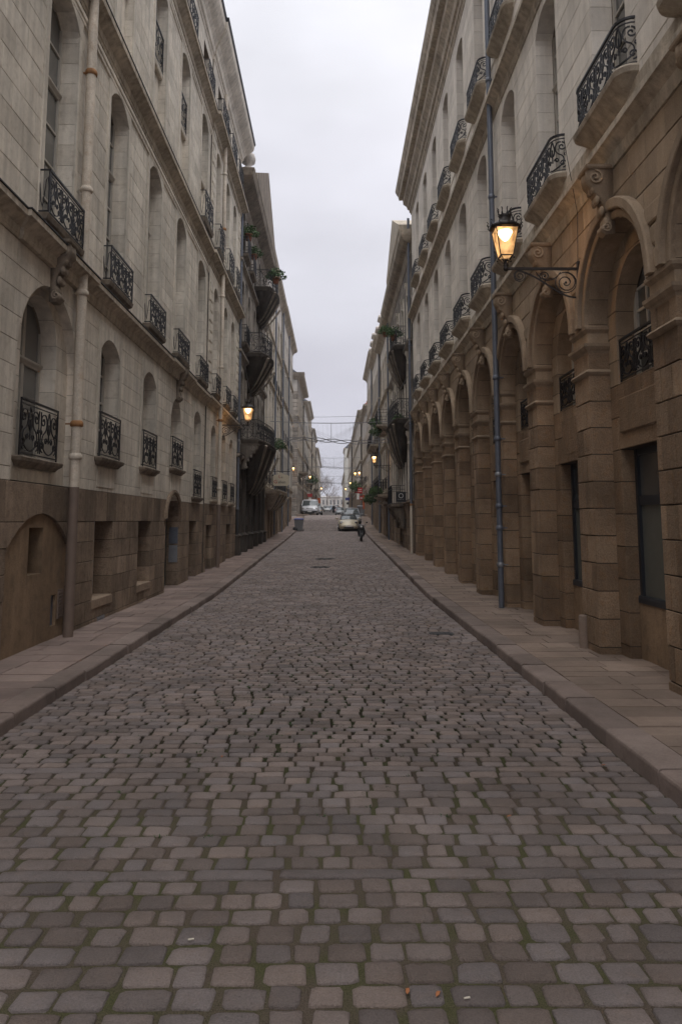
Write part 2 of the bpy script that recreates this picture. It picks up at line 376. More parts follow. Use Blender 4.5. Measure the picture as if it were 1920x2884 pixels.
# pavements: kerb stones and slabs
def pavement(side):
    K = kl if side < 0 else kr; s = side
    xo = (lambda y: -4.9) if s < 0 else (lambda y: 4.4)
    base = sheet('pavement', lambda y: min(K(y) + s*.1, xo(y)), lambda y: max(K(y) + s*.1, xo(y)), KH - .02, M['brownj'], None, 'structure', -4, 82)
    RR = random.Random(5 + s); y = .5; many = MB(); mk = MB(); n = 0; nk = 0
    kw = .30 if s > 0 else .27
    while y < 82:
        l = RR.uniform(.75, 1.3); y2 = min(y + l, 82)
        mb = MB() if nk < 60 else mk
        ang = RR.uniform(-.008, .008); dz = RR.uniform(-.006, .006); g = .013
        def P(yy, off, z): return (K(yy) + s*off + ang, yy, G(yy) + z + dz)
        a, b = y + g, y2 - g
        segs = 4; rings = []
        for q in range(segs + 1):
            yy = a + (b - a) * q / segs; jj = RR.uniform(-.007, .007) if 0 < q < segs else 0
            rings.append([P(yy, jj - .002, -.08), P(yy, jj + .004, KH - .03), P(yy, jj + .010, KH - .012), P(yy, jj + .028, KH), P(yy, kw, KH + .002), P(yy, kw, -.05)])
        mb.loft(rings, RR.random(), False)
        if nk < 60: mb.build('kerb_stone', M['kerb'], base)
        nk += 1; y = y2
    mk.build('kerb_stones', M['kerb'], base, 'stuff')
    y = .5
    while y < 82:
        dpt = RR.uniform(.26, .46) if s > 0 else RR.uniform(.3, .5)
        xi = kw + .008; xe_ = 1.95 if s < 0 else 2.0
        x = xi; cuts = [xi]
        while x < xe_:
            x += RR.uniform(.35, .85); cuts.append(min(x, xe_))
        for a, b in zip(cuts, cuts[1:]):
            if b - a < .05: continue
            mb = MB() if n < 300 else many
            g = .0045; k0 = K(y); 
            X0, X1 = sorted((K(y) + s*(a + g), K(y) + s*(b - g))); dz = RR.uniform(-.003, .003)
            t0, t1 = RR.uniform(-.003, .003), RR.uniform(-.003, .003); z0 = G(y) + KH + dz; z1 = G(y + dpt) + KH + dz
            b_ = .004; ya, yb = y + g, y + dpt - g
            mb.add([(X0, ya, z0 - .02), (X1, ya, z0 - .02), (X1, yb, z1 - .02), (X0, yb, z1 - .02),
                    (X0 + b_, ya + b_, z0 + t0), (X1 - b_, ya + b_, z0 + t1), (X1 - b_, yb - b_, z1 + t1), (X0 + b_, yb - b_, z1 + t0)],
                   [(4, 5, 6, 7), (0, 1, 5, 4), (1, 2, 6, 5), (2, 3, 7, 6), (3, 0, 4, 7)], RR.random())
            if n < 300: mb.build('paving_slab', M['slab'] if s > 0 else M['slabl'], base)
            n += 1
        y += dpt
    many.build('paving_slabs', M['slab'] if s > 0 else M['slabl'], base, 'stuff')
    return base
pl = pavement(-1); pr = pavement(1)

# ------------------------------------------------------------------ facade generator
class Op:
    def __init__(s, c, hw, zb, zs, rise=0, depth=.28, kind='win', **k):
        s.c = c; s.hw = hw; s.zb = zb; s.zs = zs; s.rise = rise; s.depth = depth; s.kind = kind; s.k = k
        s.top = zs + rise
        if rise > 0: s.Rr = (hw*hw + rise*rise) / (2*rise); s.zc = zs + rise - s.Rr
    def w(s, z, ex=0):
        if z < s.zb - ex - 1e-6 or z > s.top + ex + 1e-6: return None
        if z <= s.zs or s.rise <= 0: return s.hw + ex
        q = (s.Rr + ex)**2 - (z - s.zc)**2
        return sqrt(q) if q > 0 else 0.0
    def outline(s, ex=0, n=8):
        pts = [(s.c - s.hw - ex, s.zb - ex), (s.c + s.hw + ex, s.zb - ex)]
        if s.rise <= 0: return pts + [(s.c + s.hw + ex, s.zs + ex), (s.c - s.hw - ex, s.zs + ex)]
        a = math.asin(min(1, s.hw / s.Rr))
        if s.rise > s.hw: a = pi - a
        for i in range(n + 1):
            t = a - 2*a*i/n; pts.append((s.c + (s.Rr + ex)*sin(t), s.zc + (s.Rr + ex)*cos(t)))
        return pts

class Facade:
    def __init__(f, side, X0, parent): f.s = side; f.X0 = X0; f.root = parent
    def P(f, y, z, d): return (f.X0 + f.s*d, y, z)
    def box(f, mb, y0, y1, z0, z1, d0, d1, tint=None):
        a, b = sorted((f.X0 + f.s*d0, f.X0 + f.s*d1)); mb.box(a, b, y0, y1, z0, z1, tint)
    def mold(f, mb, y0, y1, d0, d1, prof, tint=None):
        a, b = sorted((f.X0 + f.s*d0, f.X0 + f.s*d1)); mb.mold(a, b, y0, y1, prof, tint)

def rows_between(levels, h, rr):
    levels = sorted(set(round(l, 3) for l in levels)); out = []
    lv = [levels[0]]
    for l in levels[1:]:
        if l - lv[-1] > .07: lv.append(l)
    if lv[-1] != levels[-1]: lv[-1] = levels[-1]
    for a, b in zip(lv, lv[1:]):
        n = max(1, round((b - a) / h)); out += [(a + (b-a)*i/n, a + (b-a)*(i+1)/n) for i in range(n)]
    return out

def wall_rows(ops, y0, y1, rows, ex):
    """for each row list of (za, zb, left edge fn, right edge fn, left open op, right open op)"""
    res = []
    for za, zb in rows:
        segs = []
        act = []
        for o in ops:
            if o.top + ex > za + 1e-4 and o.zb - ex < zb - 1e-4: act.append(o)
        act.sort(key=lambda o: o.c)
        cur = ('lim', y0, None)
        for o in act:
            if o.c + o.hw <= y0 or o.c - o.hw >= y1: continue
            segs.append((cur, ('L', o))); cur = ('R', o, None)
        segs.append((cur, ('lim', y1)))
        res.append((za, zb, segs))
    return res
def edge_y(e, z, ex, sidey):
    if e[0] == 'lim': return e[1]
    o = e[1]; w = o.w(z, ex)
    if w is None: w = 0.0 if (o.rise > 0 or True) else o.hw
    if z < o.zb - ex: w = o.hw + ex
    return o.c - w if e[0] == 'L' else o.c + w

def masonry(fac, ops, y0, y1, z0, z1, course, blen, mat, jmat, d0=0.0, seed=1, joint=.006, relief=.012, nobj=300, extra=(), thick=.3, blocks=True, lvl=True, ymin_px=None, proj=None, name='stone_block'):
    rr = random.Random(seed)
    lv = [z0, z1] + list(extra)
    if lvl:
        for o in ops:
            for q in ((o.zb, o.zs) if o.rise <= 0 else (o.zb,)):
                if z0 < q < z1: lv.append(q)
    rows = rows_between(lv, course, rr)
    ops = [o for o in ops if o.top > z0 and o.zb < z1]
    # backing wall with reveals behind the stones
    bk = MB(); D = fac.P; ex = .006
    bd = d0 + relief
    for za, zb, segs in wall_rows(ops, y0, y1, rows, ex):
        for L_, R_ in segs:
            arch = any(e[0] in 'LR' and e[1].rise > 0 and e[1].zs < zb for e in (L_, R_) if e[0] != 'lim')
            zs_ = [za, zb]
            if arch:
                n = 5; zs_ = [za + (zb-za)*i/n for i in range(n+1)]
                for e in (L_, R_):
                    if e[0] != 'lim' and e[1].rise > 0: zs_ += [q for q in [e[1].top + ex - dq for dq in (0, .002, .01, .03, .07, .13)] if za < q < zb]
                    if e[0] != 'lim' and za < e[1].zs < zb: zs_ += [e[1].zs]
                zs_ = sorted(set(zs_))
            for a, b in zip(zs_, zs_[1:]):
                if b - a < 1e-4: continue
                la, lb = edge_y(L_, a, ex, 0), edge_y(L_, b, ex, 0); ra, rb = edge_y(R_, a, ex, 0), edge_y(R_, b, ex, 0)
                bk.add([D(la, a, bd), D(ra, a, bd), D(rb, b, bd), D(lb, b, bd)], [(0, 1, 2, 3)])
                for e, ya, yb in ((L_, la, lb), (R_, ra, rb)):
                    if e[0] != 'lim':
                        dp = e[1].depth + d0 + .05
                        bk.add([D(ya, a, bd), D(yb, b, bd), D(yb, b, dp), D(ya, a, dp)], [(0, 1, 2, 3)])
    for o in ops:   # sill and flat head of each opening
        for q, z in ((0, o.zb), (1, o.zs)):
            if q == 1 and o.rise > 0: continue
            if z0 - .01 < z < z1 + .01:
                bk.add([D(o.c - o.hw - ex, z, d0 + .001 if blocks else bd), D(o.c + o.hw + ex, z, d0 + .001 if blocks else bd), D(o.c + o.hw + ex, z, o.depth + d0 + .05), D(o.c - o.hw - ex, z, o.depth + d0 + .05)], [(0, 1, 2, 3)], .5)
    bk.build('wall', jmat if blocks else mat, fac.root)
    if not blocks: return
    items = []
    for ri, (za, zb, segs) in enumerate(wall_rows(ops, y0, y1, rows, 0)):
        for L_, R_ in segs:
            arch = any(e[0] != 'lim' and e[1].rise > 0 and e[1].zs < zb - 1e-4 for e in (L_, R_))
            if arch:
                zs_ = [za + (zb-za)*i/4 for i in range(5)]
                for e in (L_, R_):
                    if e[0] != 'lim' and e[1].rise > 0: zs_ += [q for q in [e[1].top - dq for dq in (0, .002, .01, .03, .07, .13)] if za < q < zb]
                zs_ = sorted(set(zs_))
            else: zs_ = [za, zb]
            l = [edge_y(L_, z, 0, 0) for z in zs_]; r = [edge_y(R_, z, 0, 0) for z in zs_]
            lmax, rmin = max(l), min(r)
            if rmin - lmax < .02 and min(rr_ - ll_ for ll_, rr_ in zip(l, r)) < .01:
                if max(rr_ - ll_ for ll_, rr_ in zip(l, r)) < .05: continue
            joints = []
            span = rmin - lmax
            if span > blen * .75:
                nb = max(1, round(span / blen)); off = .5 if ri % 2 else 0
                pos = [lmax + span * (k + (.0 if not off else (-.28 if k else 0))) / nb for k in range(1, nb)]
                if off and nb > 1: pos = [lmax + span*(k + .5)/nb for k in range(nb - 1)] if False else [lmax + span * (k - .42)/nb for k in range(1, nb + 1)]
                joints = sorted(p + rr.uniform(-.07, .07) * blen for p in pos if lmax + .1 < p < rmin - .1)
            edges = [('e', l, L_)] + [('j', j, None) for j in joints] + [('e', r, R_)]
            for A, B in zip(edges, edges[1:]):
                ly = A[1] if A[0] == 'e' else [A[1]] * len(zs_); ry = B[1] if B[0] == 'e' else [B[1]] * len(zs_)
                items.append((zs_, ly, ry, A[2] if A[0] == 'e' else None, B[2] if B[0] == 'e' else None))
    def score(it):
        zs_, ly, ry, a, b = it; cy = (ly[0] + ry[0]) / 2
        if cy < 1: return 0
        xpx = abs(fac.X0 / cy * FPX + 940 - 960); ypx = 1466 - (zs_[0] - EYE) / cy * FPX
        if xpx > 990 or ypx < -60 or ypx > 2950: return 0
        return (ry[0] - ly[0]) * (zs_[-1] - zs_[0]) / cy**3
    items.sort(key=score, reverse=True)
    many = MB()
    for i, (zs_, ly, ry, A, B) in enumerate(items):
        single = i < nobj and score(items[i]) > 0
        mb = MB() if single else many
        tint = rr.random(); pj = rr.uniform(-.0025, .0025) * (relief / .012)
        n = len(zs_); jg = joint / 2; ch = min(.006, relief * .5)
        openA = A is not None and A[0] != 'lim'; openB = B is not None and B[0] != 'lim'
        zz = list(zs_); zz[0] += jg; zz[-1] -= jg
        yl = [v + (0 if openA else jg) for v in ly]; yr = [max(a_ + .002, v - (0 if openB else jg)) for a_, v in zip(yl, ry)]
        dF = d0 + pj
        if proj: 
            q = proj((ly[0] + ry[0]) / 2, (zs_[0] + zs_[-1]) / 2); dF -= q
        inner = []; outer = []; back = []
        for k in range(n):
            zi = zz[k] + (ch if k == 0 else (-ch if k == n-1 else 0))
            cl = ch if yr[k] - yl[k] > 3*ch else 0
            inner.append((D(yl[k] + cl, zi, dF), D(yr[k] - cl, zi, dF)))
            outer.append((D(yl[k], zz[k], dF + ch), D(yr[k], zz[k], dF + ch)))
            da = (A[1].depth + d0) if openA else d0 + relief + .012; db = (B[1].depth + d0) if openB else d0 + relief + .012
            back.append((D(yl[k], zz[k], da), D(yr[k], zz[k], db)))
        vs = []
        for k in range(n): vs += [inner[k][0], inner[k][1], outer[k][0], outer[k][1], back[k][0], back[k][1]]
        fs = []
        for k in range(n - 1):
            a = 6*k; b = 6*(k+1)
            fs += [(a, a+1, b+1, b), (a+2, a, b, b+2), (a+1, a+3, b+3, b+1), (a+4, a+2, b+2, b+4), (a+3, a+5, b+5, b+3)]
        fs += [(2, 3, 1, 0), (4, 5, 3, 2)]; e_ = 6*(n-1); fs += [(e_, e_+1, e_+3, e_+2), (e_+2, e_+3, e_+5, e_+4)]
        mb.add(vs, fs, tint)
        if single: mb.build(name, mat, fac.root)
    if many.v: many.build(name + 's', mat, fac.root, 'stuff')

# windows ---------------------------------------------------------------
wcache = {}
def window_unit(fac, o, d, mat='frame', glass='glass', cols=2, rowsn=4, zb=None, zt=None, transom=None, single=True, t=.055):
    """casement window with sash bars and panes at depth d in opening o"""
    zb = o.zb if zb is None else zb; zt = o.top if zt is None else zt
    fr = MB(); c = o.c; hw = o.hw
    F = fac
    h = zt - zb
    F.box(fr, c - hw, c - hw + t, zb, zt, d - .03, d + .05); F.box(fr, c + hw - t, c + hw, zb, zt, d - .03, d + .05)
    F.box(fr, c - hw + t, c + hw - t, zb, zb + .08, d - .03, d + .05); F.box(fr, c - hw + t, c + hw - t, zt - .07, zt, d - .03, d + .05)
    F.box(fr, c - .045, c + .045, zb + .08, zt - .07, d - .035, d + .03)
    tr = transom
    if tr: F.mold(fr, c - hw + t, c + hw - t, d - .03, d + .03, [(tr - .05, 0), (tr - .02, .012), (tr + .02, .04), (tr + .05, .04), (tr + .055, 0)])
    zones = [(zb + .08, zt - .07)] if not tr else [(zb + .08, tr - .05), (tr + .055, zt - .07)]
    root = None; panes = []
    if glass == 'glass' and R.random() < .3: glass = 'glassc'
    for (a, b) in zones:
        rn = max(1, round((b - a) / .52)) if rowsn is None else max(1, round(rowsn * (b - a) / h))
        for s_ in (-1, 1):
            x0, x1 = sorted((c + s_*.045, c + s_*(hw - t)))
            for k in range(1, rn):
                z = a + (b - a)*k/rn; F.box(fr, x0, x1, z - .018, z + .018, d - .02, d + .015)
            xs = [x0, x1]
            if cols > 1 and hw > .7: xm = (x0 + x1)/2; F.box(fr, xm - .012, xm + .012, a, b, d - .018, d + .014); xs = [x0, xm, x1]
            for p, q in zip(xs, xs[1:]):
                for k in range(rn): panes.append((p, q, a + (b-a)*k/rn, a + (b-a)*(k+1)/rn))
    wo = fr.build('window', M[mat], fac.root)
    if single:
        for p, q, a, b in panes:
            key = (round(q-p, 2), round(b-a, 2), glass)
            if key not in wcache:
                m_ = MB(); w_, h_ = (q-p)/2, (b-a)/2
                m_.box(-.004, .004, -w_, w_, -h_, h_); wcache[key] = m_.mesh('pane', M[glass])
            inst('pane', wcache[key], fac.P((p+q)/2, (a+b)/2, d + .008 + R.uniform(-.002, .002)), wo)
    else:
        m_ = MB(); F.box(m_, c - hw + .02, c + hw - .02, zb + .02, zt - .02, d + .004, d + .012); m_.build('glazing', M[glass], wo)
    return wo

# wrought iron -------------------------------------------------------------
def spiral(cx, cy, r0, r1, a0, turns, n=14):
    return [(cx + (r0 + (r1-r0)*i/n)*cos(a0 + turns*2*pi*i/n), cy + (r0 + (r1-r0)*i/n)*sin(a0 + turns*2*pi*i/n)) for i in range(n+1)]
def bez(p0, p1, p2, p3, n=10):
    return [tuple((1-t)**3*a + 3*t*(1-t)**2*b + 3*t*t*(1-t)*c + t**3*d for a, b, c, d in zip(p0, p1, p2, p3)) for t in [i/n for i in range(n+1)]]
def scrollwork(w, h, style=0):
    """ironwork inside a w x h panel, as 2-D polylines"""
    L = []; nb = max(1, round(w / (h * 1.05))) if style == 0 else max(1, round(w / (h*.8)))
    bw = w / nb
    for b in range(nb):
        c = -w/2 + bw*(b + .5)
        for s in (-1, 1):
            X = lambda pts: [(c + s*x, y) for x, y in pts]
            q = bw / 2
            # big S from the centre foot up to a volute at the outer top
            L.append(X(bez((.02*q, .06*h), (.75*q, .10*h), (.95*q, .42*h), (.46*q, .52*h)) ))
            L.append(X(bez((.46*q, .52*h), (.10*q, .62*h), (.18*q, .95*h), (.58*q, .90*h))))
            L.append(X(spiral(.62*q, .76*h, .14*h, .02*h, pi*.5, -1.3)))
            L.append(X(spiral(.66*q, .22*h, .13*h, .02*h, -pi*.5, 1.3)))
            L.append(X(spiral(.30*q, .34*h, .08*h, .015*h, pi, -1.2, 10)))
            L.append(X(bez((.90*q, .05*h), (.99*q, .35*h), (.80*q, .55*h), (.90*q, .95*h))))
            L.append(X(bez((.05*q, .50*h), (.30*q, .62*h), (.10*q, .85*h), (.02*q, .97*h))))
            if style == 0: L.append(X(spiral(.84*q, .50*h, .07*h, .01*h, 0, 1.1, 9)))
        L.append([(c, .03*h), (c, .97*h)]) if style == 1 else L.append([(c, .3*h), (c, .72*h)])
    return L
def ironpanel(mb, path, zb, zt, style=0, r=.0085, posts=True):
    """railing along plan path [(x,y)...]: top rail, bottom rail, posts, scrolls wrapped on the path"""
    seg = [0]
    for a, b in zip(path, path[1:]): seg.append(seg[-1] + sqrt((a[0]-b[0])**2 + (a[1]-b[1])**2))
    Lt = seg[-1]
    def at(u):
        u = max(0, min(Lt, u))
        for i in range(len(path)-1):
            if u <= seg[i+1] + 1e-9:
                t = (u - seg[i]) / max(1e-9, seg[i+1]-seg[i]); return (path[i][0] + (path[i+1][0]-path[i][0])*t, path[i][1] + (path[i+1][1]-path[i][1])*t)
        return path[-1]
    top = [(*p, zt) for p in path]; 
    mb.tube(top, .021, 4); mb.tube([(*p, zt - .06) for p in path], .009, 4); mb.tube([(*p, zb + .03) for p in path], .012, 4)
    h = zt - .06 - zb - .03
    for pl_ in scrollwork(Lt, h, style):
        mb.tube([(*at(x + Lt/2), zb + .03 + y) for x, y in pl_], r * 1.25, 4)
    if posts:
        for u in (0, Lt): p = at(u); mb.tube([(*p, zb - .02), (*p, zt)], .014, 4)

def straight_rail(fac, c, hw, zb, zt, proj, name='railing', style=0, ret=True, r=.0085):
    X = fac.X0 - fac.s*proj; Xw = fac.X0 + fac.s*.02
    mb = MB(); path = [(X, c - hw), (X, c + hw)]
    ironpanel(mb, path, zb, zt, style, r)
    if ret and proj > .04:
        for y in (c - hw, c + hw):
            for z in (zt, zb + .03): mb.tube([(X, y, z), (Xw, y, z)], .014, 4)
            if proj > .15:
                mb.tube([(X*(1-t)+Xw*t, y, zb + .03 + (zt-zb-.06)*(.5+.4*sin(t*9))) for t in [i/8 for i in range(9)]], .008, 4)
    return mb.build(name, M['iron'], fac.root)

def scroll_bracket(fac, c, zt, zb, w=.24, dep=.26, mat='trim', name='console'):
    """S-shaped carved console: scroll at the top, smaller scroll at the foot, acanthus ribs"""
    mb = MB(); h = zt - zb; prof = []
    n = 18
    for i in range(n + 1):
        t = i / n; z = zt - h*t
        d = dep*(.72 + .28*cos(t*pi*.9)) * (1 - .62*t**1.3) + .045*sin(t*pi*2.6)
        if t > .82: d += .06*sin((t-.82)/.18*pi)
        prof.append((max(.03, d), z))
    rings = []
    for d, z in prof:
        ww = w/2 * (1 - .38*(zt - z)/h)
        rings.append([fac.P(c - ww, z, .02), fac.P(c - ww, z, -d*.86), fac.P(c - ww*.55, z, -d), fac.P(c, z, -d*.93), fac.P(c + ww*.55, z, -d), fac.P(c + ww, z, -d*.86), fac.P(c + ww, z, .02)])
    mb.loft(rings, .6, True)
    for s_ in (-1, 1):
        for (zc, rr_, dd) in ((zt - .15*h, .115*h, dep*.72), (zb + .10*h, .075*h, dep*.30)):
            ww = w/2 * (1 - .38*(zt-zc)/h) + .012
            pts = [fac.P(c + s_*ww, zc + y_, -dd - x_) for x_, y_ in spiral(0, 0, rr_, .01, pi/2, 1.6*1, 16)]
            mb.tube(pts, .016, 5, .7)
    for i in range(5):
        t_ = .12 + .17*i; zc = zt - h*t_; dd_ = dep*(.72 + .28*cos(t_*pi*.9)) * (1 - .62*t_**1.3)
        for s_ in (-1, 0, 1): mb.ball(fac.P(c + s_*w*.26*(1 - .3*t_), zc, -dd_*.96), .035*w/.3, .05*w/.3, .075*h, 6, 5, .5)
    mb.mold(*sorted((fac.X0 - fac.s*(dep*1.02), fac.X0 + fac.s*.02)), c - w*.56, c + w*.56, [(zt - .02, 0), (zt, .015), (zt + .03, .02)], .6)
    return mb.build(name, M[mat], fac.root)

def downpipe(fac_s, X, y, z0, z1, r, mat, label, parts=None, collars=(), group=None):
    root = empty('drainpipe', (X, y, z0), label, 'pipe', group)
    for i, (a, b, m_) in enumerate(parts or [(z0, z1, mat)]):
        mb = MB(); mb.tube([(X, y, a), (X, y, (a+b)/2), (X, y, b)], r, 12); mb.build('pipe_length', M[m_], root)
    for z, m_ in collars:
        mb = MB(); mb.lathe((X, y, z), [(r*1.02, -.05), (r*1.28, -.04), (r*1.32, .0), (r*1.22, .03), (r*1.02, .05)], 12)
        mb.box(*sorted((X, X + fac_s*(r + .10))), y - .012, y + .012, z - .012, z + .012)
        mb.build('collar', M[m_], root)
    return root

def body(fac, y0, y1, z1, dep=9, roof='slate', z0=-.5, rh=2.2, gap=.75):
    """the mass of the house behind its front, with a pitched roof"""
    mb = MB(); s = fac.s; xa = fac.X0 + s*gap; xb = fac.X0 + s*dep
    mb.box(*sorted((xa, xb)), y0, y1, z0, z1); 
    for y in (y0, y1 - .1):
        mb.box(*sorted((fac.X0 + s*.03, xa + s*.05)), y + .002, y + .098, z0, z1 - .01)
    mb.box(*sorted((fac.X0 + s*.03, xa + s*.1)), y0 + .003, y1 - .003, z1 - .012, z1 + .05)
    mb.build('inner_walls', M['darkst'], fac.root)
    rf = MB(); e0 = fac.X0 - s*.05
    rf.add([(e0, y0, z1 + .05), (e0, y1, z1 + .05), (fac.X0 + s*dep/2, y1, z1 + rh), (fac.X0 + s*dep/2, y0, z1 + rh), (xb, y0, z1 + .05), (xb, y1, z1 + .05)],
           [(0, 1, 2, 3), (3, 2, 5, 4), (0, 3, 4), (1, 5, 2), (0, 4, 5, 1)])
    rf.build('roof', M[roof], fac.root)
#==NEXT==
# ================================================================== LEFT HOUSE (cream front, brown stone foot)
def outline_strip(fac, mb, o, zt, d0, proj_, wd, tint=.5):
    """flat raised surround: a rectangle round an arched opening"""
    c, hw = o.c, o.hw
    for s_ in (-1, 1):
        a, b = sorted((c + s_*hw, c + s_*(hw + wd))); fac.box(mb, a, b, o.zb, zt, d0 - proj_, d0 + .01, tint)
    n = 8
    for i in range(n):
        a = c - hw + 2*hw*i/n; b = a + 2*hw/n
        def zo(y):
            t = min(1, abs(y - c)/hw)
            return o.zc + sqrt(max(0, o.Rr**2 - (y-c)**2)) if o.rise > 0 else o.zs
        za, zb = zo(a), zo(b)
        P = fac.P
        mb.add([P(a, za, d0 - proj_), P(b, zb, d0 - proj_), P(b, zt, d0 - proj_), P(a, zt, d0 - proj_), P(a, za, d0 + .01), P(b, zb, d0 + .01), P(b, zt, d0 + .01), P(a, zt, d0 + .01)],
               [(0, 1, 2, 3), (0, 4, 5, 1), (3, 2, 6, 7)], tint)

def string_course(fac, y0, y1, zt, h, pr, mat='trim', name='string_course', lead=True):
    mb = MB(); z = zt - h
    fac.mold(mb, y0, y1, 0, .1, [(z, .02), (z + .12*h, .03), (z + .15*h, .2*pr), (z + .45*h, .22*pr), (z + .55*h, .45*pr), (z + .72*h, .8*pr), (z + .76*h, pr), (zt, pr), (zt + .01, pr*.95)], .5)
    o = mb.build(name, M[mat], fac.root)
    if lead:
        m2 = MB(); fac.mold(m2, y0, y1, 0, .1, [(zt + .012, pr + .012), (zt + .03, pr + .012), (zt + .045, 0)], .5); m2.build('lead_flashing', M['lead'], fac.root)
    return o

LA = empty('townhouse', (-4.2, 13, 0), 'long cream stone house at the left front with brown stone foot', 'house')
fa = Facade(-1, -4.2, LA)
A1 = 25.32
cs = [5.2, 7.95, 11.4, 14.5, 17.6, 20.72, 24.0]
# ground storey, brown stone
gops = [Op(14.47, .58, .53, 1.88, 0, .36), Op(17.56, .57, .53, 1.88, 0, .36), Op(20.6, .86, -.3, 1.95, .6, .34, 'door'), Op(23.55, .6, -.3, 1.88, 0, .36)]
blind = Op(11.38, 1.2, -.3, 1.5, .5, .06, 'blind')
masonry(fa, gops + [blind], 7.0, A1, -.15, 2.42, .37, .62, M['brown'], M['brownj'], 0, 21, .010, .014, 80, name='stone_block')
# blind arch filled with ochre render, a slit window and a hatch in it
rm = MB(); n = 24
def blind_top(y): 
    return blind.zc + sqrt(max(0, blind.Rr**2 - (y - blind.c)**2))
cuts = sorted(set([10.18 + 2.4*i/n for i in range(n+1)] + [11.05, 11.58, 12.02, 12.24]))
for a, b in zip(cuts, cuts[1:]):
    za, zb = blind_top(a), blind_top(b); m_ = (a+b)/2
    spans = [(-.15, None)]
    if 11.05 <= m_ <= 11.58: spans = [(-.15, 1.14), (1.80, None)]
    if 12.02 <= m_ <= 12.24: spans = [(-.15, .32), (.78, None)]
    for lo, hi in spans:
        t0, t1 = (za, zb) if hi is None else (hi, hi)
        if t0 > lo: rm.add([fa.P(a, lo, .05), fa.P(b, lo, .05), fa.P(b, t1, .05), fa.P(a, t0, .05)], [(0, 1, 2, 3)], .5)
for y, z, y2, z2, dp in ((11.05, 1.14, 11.58, 1.80, .32), (12.02, .32, 12.24, .78, .10)):
    P = fa.P
    rm.add([P(y, z, .05), P(y2, z, .05), P(y2, z2, .05), P(y, z2, .05), P(y, z, dp), P(y2, z, dp), P(y2, z2, dp), P(y, z2, dp)], [(0, 1, 5, 4), (1, 2, 6, 5), (2, 3, 7, 6), (3, 0, 4, 7)], .3)
rm.build('rendered_infill', M['render'], LA)
mb = MB(); fa.box(mb, 11.0, 11.62, 1.1, 1.85, .30, .33); mb.build('slit_window', M['framed'], LA)
mb = MB(); fa.box(mb, 12.0, 12.26, .3, .8, .095, .12); mb.build('meter_hatch', M['piper'], LA)
mb = MB(); fa.box(mb, 12.30, 12.50, .40, .84, .03, .05)
for k in range(8): fa.box(mb, 12.315, 12.485, .425 + k*.052, .445 + k*.052, .018, .032)
mb.build('vent_grille', M['pipeb'], LA)
mb = MB(); fa.box(mb, 14.22, 14.68, .06, .19, -.004, .02)
for k in range(3): fa.box(mb, 14.24, 14.66, .075 + k*.04, .093 + k*.04, -.016, -.004)
mb.build('vent_grille', M['zinc'], LA)
for o, m_ in ((gops[0], 'shut'), (gops[1], 'shut'), (gops[3], 'framed')):
    mb = MB(); fa.box(mb, o.c - o.hw - .02, o.c + o.hw + .02, o.zb, o.zs, .345, .38); mb.build('window_board', M[m_], LA)
    if o.zb > 0:
        mb = MB(); fa.mold(mb, o.c - o.hw - .03, o.c + o.hw + .03, -.02, .35, [(o.zb - .16, -.01), (o.zb - .15, 0), (o.zb - .01, 0), (o.zb + .004, -.012)], .8); mb.build('sill', M['brown'], LA)
# door with moulded arch and two notices on its reveal
d = gops[2]
mb = MB(); fa.box(mb, d.c - .86, d.c + .86, -.15, 2.6, .33, .38)
for s_ in (-1, 1):
    for z in (.2, 1.0): fa.mold(mb, *sorted((d.c + s_*.12, d.c + s_*.7)), .31, .33, [(z, 0), (z + .7, 0)])
dr = mb.build('door', M['door'], LA)
mb = MB(); mb.ball(fa.P(20.66, 1.0, .30), .03); mb.build('handle', M['chrome'], dr)
mb = MB(); ring = []
for i in range(17):
    t = pi*i/16; ring.append([fa.P(d.c + cos(t)*r_*(d.hw + .02)/.88, 1.95 + sin(t)*r_*.62/.88, dd) for r_, dd in ((.88, .01), (.88, -.05), (.97, -.07), (1.06, -.05), (1.06, .01))])
mb.loft(ring, .5, False); mb.build('door_arch_moulding', M['brown'], LA)
for z0_, z1_, m_ in ((1.28, 1.72, 'piper'), (.78, 1.24, 'zinc')):
    mb = MB(); mb.box(-4.2 - .26, -4.2 - .03, d.c + .835, d.c + .85, z0_, z1_); mb.box(-4.2 - .245, -4.2 - .05, d.c + .83, d.c + .834, z1_ - .10, z1_ - .04, .9)
    mb.build('notice_board', M[m_], LA)
# upper storeys
wG = [Op(8.3, .62, 3.02, 4.98, .27), Op(14.45, .62, 3.02, 4.98, .27), Op(17.6, .62, 3.06, 4.98, .27), Op(20.72, .68, 3.25, 4.5, .62), Op(23.85, .6, 2.6, 4.98, .25)]
g1 = Op(11.42, 1.22, 2.43, 4.12, 1.22, .16)
masonry(fa, wG + [g1, gops[2]], 7.0, A1, 2.42, 5.62, .36, .72, M['cream'], M['creamj'], 0, 22, .007, .008, 90, lvl=True)
g1i = Op(11.40, .70, 2.78, 4.56, .66, .24)
masonry(fa, [g1i], 10.15, 12.69, 2.43, 5.36, .36, .6, M['cream'], M['creamj'], .16, 23, .007, .007, 22)
w1 = [Op(c, .64, 6.18, 9.82, .30) for c in cs if c > 8]; w1[-1] = Op(24.05, .68, 6.18, 9.78, .28)
masonry(fa, w1, 7.0, A1, 5.62, 10.4, .36, .72, M['cream'], M['creamj'], 0, 24, .007, .008, 85)
w2 = [Op(c + .1, .62, 11.2, 14.72, .24) for c in cs if c > 8]
masonry(fa, w2, 7.0, A1, 10.4, 15.2, .36, .72, M['cream'], M['creamj'], 0, 25, .007, .008, 25)
w3 = [Op(c + .1, .52, 16.05, 17.35, .0, .24) for c in cs if c > 8]
masonry(fa, w3, 7.0, A1, 15.2, 18.0, .36, .72, M['cream'], M['creamj'], 0, 26, .007, .008, 6)
